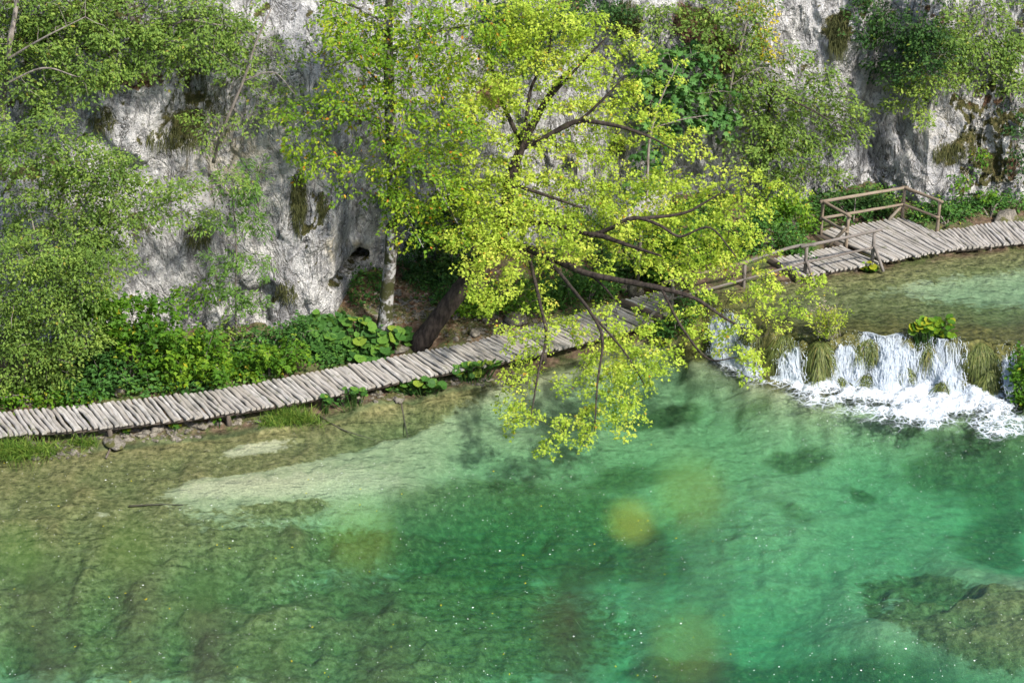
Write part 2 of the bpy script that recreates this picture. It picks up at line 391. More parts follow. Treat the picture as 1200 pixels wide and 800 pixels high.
# ------------------------------------------------------------------ boardwalk edges (back, front) as ground points
Z_LOW = .62
LOW = [((-150, 503), (-128, 527)), ((-60, 491), (-40, 514)), ((0, 482), (18, 506)), ((60, 477), (80, 502)), ((125, 471), (146, 496)), ((225, 460), (250, 484)),
       ((300, 449), (328, 472)), ((400, 429), (429, 453)), ((450, 420), (480, 442)), ((550, 401), (587, 422)),
       ((620, 383), (660, 405)), ((705, 359), (750, 381)), ((724, 354), (771, 372))]
BRG = [((733, 351), (779, 368), .88), ((795, 335), (838, 353), 1.02), ((850, 321), (890, 339), 1.18), ((903, 308), (937, 327), 1.30)]
UP1 = [((906, 303), (940, 321), 1.55), ((948, 295), (984, 314), 1.57), ((988, 287), (1030, 306), 1.60)]
PLT = [((963, 270), (1036, 304), 1.60), ((1008, 262), (1076, 297), 1.60), ((1056, 254), (1116, 290), 1.60), ((1096, 270.5), (1121, 289.2), 1.60)]
UP2 = [((1097, 271), (1122, 289), 1.60), ((1130, 266), (1152, 287), 1.58), ((1172, 259), (1196, 282), 1.56), ((1215, 259), (1240, 281), 1.56), ((1300, 257), (1326, 279), 1.56), ((1420, 252), (1450, 274), 1.56)]
def edge(sec, z=None):
    B = np.array([on_z(*e[0], e[2] if len(e) > 2 else z) for e in sec]); F = np.array([on_z(*e[1], e[2] if len(e) > 2 else z) for e in sec])
    return B, F
E_LOW, E_BRG, E_UP1, E_PLT, E_UP2 = edge(LOW, Z_LOW), edge(BRG), edge(UP1), edge(PLT), edge(UP2)
FRONT = np.vstack([E_LOW[1], E_BRG[1], E_UP1[1], E_PLT[1], E_UP2[1]]); FRONT = FRONT[np.argsort(FRONT[:, 0])]
BACK = np.vstack([E_LOW[0], E_BRG[0], E_UP1[0][:1], E_PLT[0], E_UP2[0]]); BACK = BACK[np.argsort(BACK[:, 0])]
def y_front(x): return np.interp(x, FRONT[:, 0], FRONT[:, 1])
def y_back(x): return np.interp(x, BACK[:, 0], BACK[:, 1])
Z_UP = 1.30
LIP = np.array([on_z(px, py, Z_UP) for px, py in ((795, 349), (830, 356), (870, 373), (910, 388), (960, 393), (1010, 391), (1050, 393), (1100, 396), (1140, 398), (1200, 402), (1300, 408))])
def y_lip(x): return np.interp(x, LIP[:, 0], LIP[:, 1]) + .10*np.sin(x*3.1) + .07*np.sin(x*7.3+1)

# ------------------------------------------------------------------ cliff surface function
YC = np.array([(-40, 56), (-24, 58), (-16, 59.6), (-12, 60.4), (-9, 60.9), (-7, 61.3), (-5.75, 61.7), (-5.1, 63.9), (-3.5, 64.7), (-1, 66), (2, 67),
               (5, 68.3), (8, 68.9), (10.3, 69.4), (11.6, 70.2), (12.7, 70.9), (14.5, 68.3), (15.1, 68.4), (16.5, 69.1), (20, 69.7), (40, 72)], float)
CL_SLOPE = .20
def cliff_y(x, z):
    """smooth depth of the rock face"""
    b = np.interp(x, YC[:, 0], YC[:, 1]); b2 = np.interp(x, [-40, -6.5, -3, 16, 40], [56.5, 61.8, 64.2, 69.4, 72])
    f = np.clip(np.asarray(z, float)/9, 0, 1)
    return b*(1-f*.5)+b2*f*.5 + CL_SLOPE*np.asarray(z, float)
def cliff_at(px, py):
    Y = np.full(np.shape(px), 66.)
    for _ in range(25):
        P = on_y(px, py, Y); Y = .5*Y+.5*cliff_y(P[..., 0], np.maximum(P[..., 2], .5))
    return Y

# ------------------------------------------------------------------ ground / lake bed
DX = [0, 150, 300, 450, 600, 750, 900, 1050, 1200]; DY = [440, 500, 560, 620, 680, 740, 800, 900]
DD = np.array([[.10, .10, .12, .18, .25, .6, 1.0, 1.5, 1.5],
               [.08, .10, .15, .35, .55, .95, 1.1, 1.6, 1.9],
               [.14, .16, .16, .38, 1.0, 1.25, 1.15, 1.6, 2.1],
               [.25, .28, .55, 1.2, 1.8, 1.75, 1.3, 1.6, 2.0],
               [.55, .6, .95, 1.5, 1.9, 1.8, 1.6, 1.6, .8],
               [.9, .85, .9, 1.2, 1.6, 1.9, 2.1, 1.0, .45],
               [1.1, .95, .9, 1.0, 1.6, 2.2, 2.2, 2.1, 1.7],
               [1.2, 1.1, 1.0, 1.1, 1.8, 2.3, 2.4, 2.4, 2.2]])*1.1
def bed_depth(px, py):
    fx = np.interp(px, DX, range(9)); fy = np.interp(py, DY, range(8))
    ix = np.clip(fx.astype(int), 0, 7); iy = np.clip(fy.astype(int), 0, 6); u, v = fx-ix, fy-iy
    u = u*u*(3-2*u); v = v*v*(3-2*v)
    return (DD[iy, ix]*(1-u)+DD[iy, ix+1]*u)*(1-v)+(DD[iy+1, ix]*(1-u)+DD[iy+1, ix+1]*u)*v
def blobs(px, py, L):
    r = np.zeros(np.shape(px))
    for cx, cy, rx, ry, a, s in L:
        c, t = math.cos(math.radians(a)), math.sin(math.radians(a)); dx, dy = px-cx, py-cy
        q = ((dx*c+dy*t)/rx)**2+((-dx*t+dy*c)/ry)**2
        r = r + s*np.exp(-q*1.1)*(q < 9)
    return r
ALG = [(60, 590, 190, 60, 0, 1.0), (150, 530, 220, 30, -6, .9), (380, 500, 120, 30, -14, .9), (430, 510, 90, 14, -10, .9), (270, 547, 110, 8, -6, .9), (520, 470, 90, 24, -14, .5), (150, 560, 90, 25, -8, .6), (330, 640, 170, 30, -5, .8), (250, 740, 420, 75, 0, .9), (380, 505, 60, 14, -15, .8),
       (350, 590, 70, 14, -5, .75), (60, 700, 160, 80, 0, .5), (1140, 722, 130, 40, 10, 1.9), (1060, 708, 44, 16, -10, 1.1), (880, 630, 110, 50, 10, .6), (440, 780, 160, 40, 0, .5),
       (460, 470, 120, 20, -12, .5), (700, 760, 200, 60, 0, .35), (560, 660, 150, 60, 0, .4)]
SAND = [(320, 570, 90, 13, -2, .95), (245, 574, 40, 9, -6, .8), (300, 526, 46, 9, -6, .85), (420, 565, 70, 22, -6, .62), (110, 610, 26, 5, -25, .5), (1045, 702, 26, 10, -20, .5)]
MRL = [(330, 569, 118, 12, -4, 1.2), (300, 526, 40, 8, -6, 1.2), (480, 560, 110, 40, 0, .5), (900, 530, 250, 60, 0, .5), (850, 470, 120, 30, 0, .4), (1000, 640, 200, 40, 0, .3), (930, 735, 120, 26, -8, 1.2)]
DRK = [(540, 600, 170, 40, 6, .5), (560, 670, 170, 36, 0, .4), (640, 650, 120, 40, 0, .3), (1150, 575, 110, 34, 10, .5), (640, 588, 140, 30, 10, .5), (560, 610, 100, 40, 0, .35), (790, 488, 42, 15, -10, 1.1), (735, 497, 30, 12, -10, .6), (878, 499, 42, 13, 0, .65), (935, 543, 46, 14, 6, .9), (750, 555, 75, 26, -5, .65),
       (1010, 584, 22, 9, 20, .8), (700, 640, 130, 40, 0, .5), (830, 690, 140, 30, 15, .3), (1000, 790, 160, 34, -5, .9), (790, 790, 80, 22, 0, 1.0), (1160, 625, 70, 22, -10, .7),
       (940, 610, 70, 14, 10, .4), (30, 770, 70, 26, 0, .5), (1100, 560, 120, 40, 0, .3), (500, 640, 80, 40, 0, .35), (900, 585, 60, 10, 15, .5), (1185, 520, 40, 40, 0, .6), (1080, 505, 120, 20, 10, .4)]
XU0, XU1 = 4.7, 5.7
def ground(x, y):
    """height of the bed and bank, and its surface masks"""
    x = np.asarray(x, float); y = np.asarray(y, float)
    px, py = project(np.stack([x, y, np.zeros_like(x)], -1))
    for _ in range(2): px, py = project(np.stack([x, y, -bed_depth(px, py)*(.12+.88*sstep(.10, 1.4, y_front(x)-y))], -1))
    yf = y_front(x); yb = y_back(x); s = y-yf
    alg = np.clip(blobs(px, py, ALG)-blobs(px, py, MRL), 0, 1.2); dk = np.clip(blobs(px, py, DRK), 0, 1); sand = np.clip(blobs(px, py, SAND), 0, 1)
    lump = fbm(x*1.3, y*1.3, 0*x, 3, 5); lump2 = ridged(x*.9+9, y*.9, 0*x, 31, 3); sm = fbm(x*4.5, y*4.5, 0*x, 8, 3)
    d = bed_depth(px, py)
    shore = sstep(.10, 1.4, -s)
    zb = -d*(.12+.88*shore) + (.05+.12*alg+.06*dk)*lump*np.minimum(1, .15+d*1.2) + .03*sm*np.minimum(1, d*2+.3)
    zb = zb + (.11*alg+.03)*lump2*np.minimum(1, d)
    bankz = np.where(s < 2.0, .02+.14*(s+.1), .02+.14*2.1+.24*(s-2.0)) + .05*lump + .03*sm
    zl = np.where(s < -.1, zb, bankz); k = sstep(-.35, .05, s); zl = zb*(1-k)+np.maximum(bankz, zb)*k
    # right: tufa barrier and the upper pool behind it
    l = y-y_lip(x)
    up_d = .05+.28*sstep(.1, 2.6, l)*sstep(-.1, 1.5, -s)+.25*sstep(1., 3.5, l)*sstep(12.0, 15.5, x)*sstep(.3, 2., -s)
    zu_b = Z_UP-up_d+.05*lump*sstep(0, 1, l)+.03*sm
    zu_k = Z_UP-.08+.12*sstep(-.2, .3, s)+.04*np.maximum(s-1.2, 0)+.10*np.maximum(y-yb-.3, 0)+.05*lump
    kk = sstep(-.3, .2, s); zu_t = zu_b*(1-kk)+zu_k*kk
    w = sstep(XU0, XU1, x+.3*lump)
    fl = l+.16*lump; face = np.interp(fl, [-1.25, -.8, -.25, .0], [0, .12, .52, 1.])
    near = sstep(5.5, .8, -l); zb = np.where(w > 0, np.maximum(zb, -.10-.42*np.maximum(-l-1.2, 0)+.08*lump+.04*sm)*w*near+zb*(1-w*near), zb)
    zu = zb*(1-face)+zu_t*face
    z = zl*(1-w)+zu*w
    bank = (sstep(-.3, .0, s)*(1-w)+sstep(-.25, .1, s)*w)
    mossy = w*sstep(-1.5, -1.2, l)*(1-sstep(.5, 3.2, l))*(1-bank)
    litter = bank*np.clip(blobs(px, py, [(440, 350, 70, 50, 0, 1.3), (600, 375, 60, 20, 0, .9), (540, 385, 60, 20, 0, .8), (760, 335, 50, 20, 0, .7), (1130, 240, 80, 15, 0, .6), (420, 330, 40, 30, 0, .8), (500, 370, 50, 25, 0, 1.)]), 0, 1)
    alg = np.where((w > .5) & (l > -.7), np.clip(.75*sstep(4.5, 1.5, l)+.55*sstep(1.4, .2, -s)+.36, 0, 1), alg)*(1-0*w)
    dk = np.clip(dk*(1-w*sstep(-1, -.5, l))+.75*(1-w)*np.exp(-((s+.2)/.4)**2), 0, 1)  # adds wet darkening and painted shade along the shore below the walk
    sand = sand*(1-w*sstep(-1.5, -.5, l))*(1-bank)
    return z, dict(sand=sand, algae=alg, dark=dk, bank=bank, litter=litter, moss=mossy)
def gz(x, y): return ground(np.array([x]), np.array([y]))[0][0]

def axis(a, b, c, d, fine, n):
    return np.concatenate([np.linspace(a, b, n, endpoint=False), np.arange(b, c, fine), np.linspace(c, d, n)])
gx = axis(-90, -19, 19, 90, .11, 14); gy = axis(2, 42, 76, 130, .11, 14)
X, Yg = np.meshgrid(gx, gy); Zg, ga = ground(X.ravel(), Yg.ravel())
def grid_faces(nr, nc):
    i = np.arange(nr-1)[:, None]*nc+np.arange(nc-1)[None]
    return np.stack([i, i+1, i+nc+1, i+nc], -1).reshape(-1, 4)
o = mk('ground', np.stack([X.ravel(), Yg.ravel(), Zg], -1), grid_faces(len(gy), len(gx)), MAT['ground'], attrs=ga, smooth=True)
tag(o, kind='structure')

# ------------------------------------------------------------------ cliff
cx_ = np.concatenate([np.linspace(-40, -19, 60, endpoint=False), np.arange(-19, 19, .052), np.linspace(19, 40, 60)])
cv_ = np.concatenate([np.arange(-.6, 12.5, .055), np.linspace(12.5, 17, 40)])
CXg, CVg = np.meshgrid(cx_, cv_)
def cliff_disp(x, z):
    wx = x+.35*fbm(x*.7, z*.7, 0*x, 61, 3); wz = z+.35*fbm(x*.7+7, z*.7, 0*x, 67, 3)
    big = fbm(wx*.42, wz*.26, 0*x, 5, 4)*.55
    flute = ridged(wx*1.15, wz*.30, 0*x, 12, 4)*.20
    d1, d2, cid = worley(wx*.75+.2*wz, wz*.5-.25*wx, 0*x, 40); block = (cid-.5)*.42*sstep(.0, .3, d2-d1)-.05*(1-sstep(0, .12, d2-d1))
    e1, e2, eid = worley(wx*2.1, wz*1.4+.5*wx, 0*x, 44); blk2 = (eid-.5)*.16*sstep(0, .25, e2-e1)-.10*sstep(.25, .75, vnoise(wx*2.2, wz*1.1, 0*x, 47))
    fine = fbm(wx*3.2, wz*2.2, 0*x, 71, 5, .62)*.11
    g1, g2, gid = worley(wx*5.5, wz*3.6+wx, 0*x, 49); fine = fine+(gid-.5)*.09*sstep(0, .2, g2-g1)
    rough = .65+.5*fbm(x*.25, z*.25, 0*x, 90, 2)
    smoothf = sstep(-.25, .35, fbm(x*.33+3, z*.16, 0*x, 93, 3)+blobs(*project(np.stack([x, cliff_y(x, np.maximum(z, 0)), z], -1)), [(1170, 170, 60, 80, 0, .9), (160, 160, 80, 50, 0, .7), (350, 100, 40, 110, 0, -.8), (1045, 160, 40, 80, 0, -1.), (430, 220, 30, 70, 0, -.5)]))
    return big+(flute*.9+block+blk2+fine*.8)*np.clip(rough, .4, 1.2)*(.22+.85*smoothf)
Dc = cliff_disp(CXg, CVg)
Yb = cliff_y(CXg, np.maximum(CVg, 0))
Yv = Yb-Dc
pc = on_y(410, 301, 64.1)
cave = ((CXg-pc[0])/.60)**2+((CVg-pc[2]+.05)/np.where(CVg > pc[2]-.05, .34, .26))**2
Yv = Yv+1.3*(1-sstep(.75, 1.15, cave))-.22*np.exp(-((CXg-pc[0])/.6)**2-((CVg-pc[2]-.55)/.22)**2)
ppx, ppy = project(np.stack([CXg, Yv, CVg], -1))
gyv = np.gradient(Yv, axis=0)/np.gradient(CVg, axis=0)       # ledges
ledge = sstep(.45, 1.3, gyv)
moss = blobs(ppx, ppy, [(235, 120, 45, 55, 0, .52), (205, 150, 45, 25, 0, .4), (350, 235, 14, 45, 0, .75), (375, 240, 10, 22, 0, .5), (335, 345, 18, 20, 0, .5), (735, 30, 30, 25, 0, .7), (725, 165, 14, 20, 0, .6),
                        (1150, 130, 70, 60, 0, .42), (1160, 200, 60, 40, 0, .25), (1110, 180, 30, 16, -20, .55), (165, 260, 40, 30, 0, .45), (1080, 20, 110, 30, 0, .35), (980, 40, 18, 30, 0, .9), (125, 140, 20, 20, 0, .4), (120, 30, 200, 60, 0, .5), (60, 250, 100, 200, 0, .4), (1180, 200, 40, 60, 0, .3), (610, 60, 60, 60, 0, .3), (720, 95, 30, 25, 0, .3)])
moss = np.clip(moss*.92+ledge*.5, 0, 1)
lit = np.clip(blobs(ppx, ppy, [(815, 30, 40, 28, 30, 1.0), (840, 70, 30, 25, 0, .9), (580, 110, 22, 25, 0, 1.0), (1160, 118, 34, 10, 0, .5), (1188, 195, 14, 30, 20, .55), (1120, 20, 60, 20, 0, .5), (160, 95, 60, 15, 0, .7), (670, 5, 25, 8, 0, .9), (470, 60, 60, 10, 0, .4)])+ledge*.25, 0, 1)
och = np.clip(blobs(ppx, ppy, [(388, 290, 8, 20, 0, .9), (418, 287, 18, 5, 10, .9), (378, 175, 12, 12, 0, .6), (255, 180, 50, 60, 0, .6), (300, 200, 40, 80, 0, .45), (440, 170, 40, 30, 0, .35), (700, 190, 60, 30, 0, .3), (1100, 150, 40, 60, 0, .3)]), 0, 1)
o = mk('cliff', np.stack([CXg, Yv, CVg], -1).reshape(-1, 3), grid_faces(len(cv_), len(cx_)), MAT['cliff'],
       attrs=dict(moss=moss.ravel(), litter=lit.ravel(), ochre=och.ravel()), smooth=False)
tag(o, kind='structure')
def cliff_true(x, z):
    """real depth of the rough face"""
    i = np.clip(np.searchsorted(cx_, x), 0, len(cx_)-1); j = np.clip(np.searchsorted(cv_, z), 0, len(cv_)-1); return Yv[j, i]
# rock bench the photographer stands on, across the lake
bx = np.linspace(-30, 30, 60); bs = np.linspace(0, 1, 40); BX, BS = np.meshgrid(bx, bs)
prof_y = np.interp(bs, [0, .25, .35, .7, 1], [-14, 0.3, 1.0, 9, 15]); prof_z = np.interp(bs, [0, .25, .35, .7, 1], [31.4, 31.3, 30.6, 9, -3])
nb = fbm(BX*.4, BS*14, 0*BX, 77, 4)*.5*sstep(.35, .6, BS)
o = mk('near_slope', np.stack([BX, np.broadcast_to(prof_y[:, None], BX.shape)+nb, np.broadcast_to(prof_z[:, None], BX.shape)], -1).reshape(-1, 3), grid_faces(40, 60), MAT['cliff'],
       attrs=dict(moss=np.full(BX.size, .4), litter=np.full(BX.size, .2), ochre=np.zeros(BX.size)), smooth=True)
tag(o, kind='structure')

# ------------------------------------------------------------------ water
def box_volume(name, pts, z1, z0, mat):
    n = len(pts); pts = np.asarray(pts, float)
    V = np.vstack([np.column_stack([pts, np.full(n, z1)]), np.column_stack([pts, np.full(n, z0)])])
    me = bpy.data.meshes.new(name); k = list(range(n))
    me.from_pydata(V.tolist(), [], [k, [n+i for i in reversed(k)]]+[[(i+1) % n, i, n+i, n+(i+1) % n] for i in k])
    me.materials.append(mat); me.update(); o = bpy.data.objects.new(name, me); COL.objects.link(o); return o
tag(box_volume('lake', [(-88, 6), (88, 6), (88, 68), (-88, 60)], 0., -6., MAT['water']), kind='structure')
xs = np.linspace(LIP[0, 0]-.3, 22, 70)
loop = [(x, float(y_lip(np.array([x]))[0])+.02) for x in xs]+[(x, float(y_front(np.array([x]))[0])+1.3) for x in xs[::-4]]
tag(box_volume('upper_lake', loop, Z_UP, .35, MAT['water_up']), kind='structure')

# ------------------------------------------------------------------ boardwalk
def add_log(g, a, b, w, h, bend, var, nseg=6):
    """a split log laid from a to b, flat side down"""
    d = b-a; L = np.linalg.norm(d); T = d/L; S = norm(np.cross(np.array([0, 0, 1.]), T))
    t = np.linspace(0, 1, nseg+1)
    wob = bend*np.sin(t*np.pi*random.uniform(.8, 2.)+random.uniform(0, 3))+.010*RNG.standard_normal(nseg+1)
    zz = .008*RNG.standard_normal(nseg+1)
    prof = np.array([(-.5, -.55), (-.5, .05), (-.30, .36), (0, .45), (.30, .36), (.5, .05), (.5, -.55)])
    V, al, ac = [], [], []
    for i, tt in enumerate(t):
        ww = w*(1+.10*RNG.standard_normal()); c = a+d*tt+S*wob[i]+np.array([0, 0, zz[i]])
        for (u, v) in prof:
            V.append(c+S*u*ww+np.array([0, 0, v*h])); al.append(tt*L+var*40); ac.append(u*ww)
    m = len(prof); F4 = []
    for i in range(nseg):
        for k in range(m):
            k2 = (k+1) % m; F4.append((i*m+k, i*m+k2, (i+1)*m+k2, (i+1)*m+k))
    n = len(V); c0, c1 = a-np.array([0, 0, .02]), b-np.array([0, 0, .02]); V += [c0, c1]; al += [var*40]*2; ac += [0, 0]
    F3 = [((k+1) % m, k, n) for k in range(m)]+[(nseg*m+k, nseg*m+(k+1) % m, n+1) for k in range(m)]
    g.add(np.array(V), F3, F4, along=np.array(al), across=np.array(ac), var=var)
def planks(g, B, F, pitch=.205, over=.05):
    mid = (B+F)/2; L = np.concatenate([[0], np.cumsum(np.linalg.norm(np.diff(B, axis=0), axis=1)*.5+np.linalg.norm(np.diff(F, axis=0), axis=1)*.5)])
    n = max(2, int(L[-1]/pitch)); pos = (np.arange(n)+.5)/n*L[-1]
    for p in pos:
        q = p+random.gauss(0, .012); q2 = p+random.gauss(0, .022)
        a = np.array([np.interp(q, L, B[:, k]) for k in range(3)]); b = np.array([np.interp(q2, L, F[:, k]) for k in range(3)])
        d = norm(b-a); a = a-d*random.uniform(0, over*1.5); b = b+d*random.uniform(-over*.6, over*1.6)
        # true width across the plank
        i = min(np.searchsorted(L, p), len(L)-1); tdir = norm(mid[i]-mid[i-1]); sx = np.linalg.norm(np.cross(tdir, d))
        add_log(g, a, b, L[-1]/n*max(sx, .55)*random.uniform(.74, .97), random.uniform(.07, .11), random.gauss(0, .016), random.random())
def log_tube(g, pts, r, sides=8, n=None, rough=.10):
    P = smooth_path(pts, n or max(4, len(pts)*5)); R = np.interp(np.linspace(0, 1, len(P)), np.linspace(0, 1, len(np.atleast_1d(r))), np.atleast_1d(r))
    V, F3, F4 = tube(P, R, sides, rough, random.randint(0, 99))
    al = np.concatenate([np.repeat(np.linspace(0, np.linalg.norm(P[-1]-P[0]), len(P)), sides), [0, 0]])+random.random()*30
    ac = np.concatenate([np.tile(np.arange(sides)/sides*.3, len(P)), [0, 0]])
    g.add(V, F3, F4, along=al, across=ac, var=random.random()*.8)
DN = np.array([0, 0, 1.])
def boardwalk(label, edges, pitch):
    B = np.vstack([e[0] for e in edges]); F = np.vstack([e[1] for e in edges]); org = (B[0]+F[0])/2
    root = thing('boardwalk', label, 'boardwalk', org, 'stretches of log boardwalk')
    g = Geo()
    for e in edges: planks(g, e[0]-DN*.05, e[1]-DN*.05, pitch)
    g.build('deck', MAT['deck'], root, org)
    for f in (.12, .88):
        for e in edges:
            P = e[0]*(1-f)+e[1]*f-DN*.19
            if len(P) < 2: continue
            s = Geo(); log_tube(s, P, .085, 8, len(P)*6); s.build('stringer', MAT['beam'], root, org, True)
    for e in edges:
        L = np.linspace(0, 1, max(3, int(np.linalg.norm(e[0][-1]-e[0][0])/2.6)))
        tt = np.linspace(0, 1, len(e[0]))
        for t in L[:-1]+(L[1]-L[0])*.5:
            for f in (.1, .9):
                p = np.array([np.interp(t, tt, (e[0]*(1-f)+e[1]*f)[:, k]) for k in range(3)]); zg = gz(p[0], p[1])-.15
                if p[2]-.2-zg < .05: continue
                s = Geo(); log_tube(s, [p-DN*.16, np.array([p[0], p[1], zg])], .08, 7, 3); s.build('support_post', MAT['beam'], root, org, True)
    return root, org
bw_low, org_low = boardwalk('long low log boardwalk winding along the foot of the trees beside the lake', [E_LOW], .155)
s = Geo(); add_log(s, E_BRG[0][0]-DN*.08+np.array([-.12, .05, 0]), E_BRG[1][0]-DN*.08+np.array([-.12, -.05, 0]), .17, .2, .0, .5)
bw_brg, org_brg = boardwalk('short sloping middle stretch of boardwalk bridging the cascade behind the overhanging branches', [E_BRG], .15)
s.build('step', MAT['beam'], bw_brg, org_brg)
bw_up, org_up = boardwalk('upper boardwalk with a square railed lookout platform below the bare rock face', [E_UP1, E_PLT, E_UP2], .145)
s = Geo(); add_log(s, E_UP1[0][0]-DN*.10+np.array([-.10, .05, 0]), E_UP1[1][0]-DN*.10+np.array([-.10, -.05, 0]), .2, .3, .0, .5); s.build('step', MAT['beam'], bw_up, org_up)
s = Geo(); log_tube(s, [on_z(947, 271, 1.38), on_z(988, 289, 1.38)], .11, 8, 5); s.build('edge_beam', MAT['beam'], bw_up, org_up, True)

# ------------------------------------------------------------------ railings
def up(px, py, z, h): return on_z(px, py, z)+DN*h
zd = 1.58
BL, BR, RF, LF = on_z(962, 271, zd), on_z(1057, 254.5, zd), on_z(1098, 270.5, zd), on_z(991.5, 288, zd)
org = BL
rl = thing('railing', 'tan log railing closing three sides of the lookout platform', 'railing', org, 'log railings of the boardwalk')
def part_log(root, org, name, mat, pts, r, **k):
    g = Geo(); log_tube(g, pts, r, **k); return g.build(name, mat, root, org, True)
T = MAT['rail_tan']; HT, HL = 1.12, .53
for p in (BL, BR, RF, LF): part_log(rl, org, 'post', T, [p-DN*.25, p+DN*(HT-.02)], [.066, .056], n=5)
ex = lambda a, b, e0=.12, e1=.12: [a-norm(b-a)*e0, b+norm(b-a)*e1]
for a, b, m in ((BL, BR, T), (BR, RF, T), (BL, LF, T)):
    part_log(rl, org, 'top_rail', m, [q+DN*HT for q in ex(a, b)], [.062, .052], n=9)
    part_log(rl, org, 'lower_rail', m, [q+DN*HL+np.array([0, -.08, 0]) for q in ex(a, b, .1, .02)], [.055, .045], n=9)
part_log(rl, org, 'brace', T, [BR+DN*.50, on_z(1040, 258, zd)-DN*.05], .055, n=5)
part_log(rl, org, 'brace', T, [LF+DN*.72, on_z(968, 291.5, 1.35)], .055, n=5)
part_log(rl, org, 'brace', T, [BL+DN*.55, on_z(949, 272.5, 1.38)], .06, n=5)

GR = MAT['rail_grey']
def fr(px, py, z): return on_z(px, py, z)
posts = [fr(787, 366, .90), fr(871, 343, 1.12), fr(943, 323, 1.42), fr(1022, 305.5, 1.58)]
org = posts[2]
r2 = thing('railing', 'long grey log handrail along the water edge of the sloping boardwalk', 'railing', org, 'log railings of the boardwalk')
for p in posts: part_log(r2, org, 'post', GR, [p-DN*.35, p+DN*1.04], [.066, .055], n=5)
tp = [p+DN*1.08 for p in posts]
part_log(r2, org, 'top_rail', T, [tp[0]+np.array([-.35, 0, -.02]), tp[0]*.5+tp[1]*.5+DN*.05, tp[1]+np.array([.1, 0, .04])], [.06, .05], n=10)
part_log(r2, org, 'top_rail', GR, [tp[1]+np.array([-.4, -.1, -.06]), tp[2]+np.array([-.5, 0, -.05]), tp[2]+np.array([.3, .0, .06])], [.05, .06], n=12)
part_log(r2, org, 'top_rail', GR, [tp[2]+np.array([-.2, -.06, .0]), tp[2]*.5+tp[3]*.5+DN*.0, tp[3]+np.array([.25, .05, .04])], [.056, .05], n=10)
lp = [p+DN*.50 for p in posts]
for a, b in ((0, 1), (1, 2), (2, 3)): part_log(r2, org, 'lower_rail', GR, [q+np.array([0, -.03, 0]) for q in ex(lp[a], lp[b], .1, .05)], [.042, .038], n=9)
for p in posts[2:]: part_log(r2, org, 'brace', GR, [p+DN*.55+np.array([.03, -.05, 0]), p+np.array([.34, -.38, -.22])], .05, n=5)
part_log(r2, org, 'brace', GR, [posts[0]+DN*.62, fr(747, 385, .62)], .05, n=6)

# old poles standing in the shrubs behind the bridge
def pole(label, px, py, z, h, r, lean=(0, 0)):
    p = on_z(px, py, z); q = p.copy(); q[2] = gz(p[0], p[1])-.2; g = Geo(); log_tube(g, [q, np.array([p[0]+lean[0], p[1]+lean[1], z+h])], [r, r*.8], n=8, rough=.15)
    o = g.build('wooden_pole', MAT['rail_grey'], None, None, True); recenter(o, q); tag(o, label, 'pole', 'grey poles behind the bridge')
pole('grey weathered pole upright in the shrubs behind the long handrail', 839, 313, 1.2, 1.35, .075)
pole('crooked grey pole half hidden by leafy branches behind the step', 747, 318, 1.2, 1.5, .07, (.08, 0))

# ------------------------------------------------------------------ stones
def stone(name, label, c, r, mat, group=None, cat='stone', seed=0, fl=(1, 1, .6), sub=3):
    import bmesh
    bm = bmesh.new(); bmesh.ops.create_icosphere(bm, subdivisions=sub, radius=1.0)
    V = np.array([v.co[:] for v in bm.verts]); F = np.array([[v.index for v in f.verts] for f in bm.faces]); bm.free()
    d1, d2, cid = worley(V[:, 0]*1.1+seed, V[:, 1]*1.1, V[:, 2]*1.1, seed)
    V = V*(1+.28*fbm(V[:, 0]*1.3+seed*3.1, V[:, 1]*1.3, V[:, 2]*1.3, seed, 4)[:, None]+(cid-.5)[:, None]*.22)
    V = V*np.array(fl)*r
    a = seed*1.7; V = np.stack([V[:, 0]*math.cos(a)-V[:, 1]*math.sin(a), V[:, 0]*math.sin(a)+V[:, 1]*math.cos(a), V[:, 2]], -1)
    o = mk(name, V, F, mat, None, None, sub > 2); o.location = [float(v) for v in c]
    tag(o, label, cat, group); return o
def on_ground(px, py):
    """where a sight line meets the ground"""
    z = .3
    for _ in range(30):
        P = on_z(px, py, z); z = .6*z+.4*gz(P[0], P[1])
    return P
SG = 'stones lying along the shore and walk'
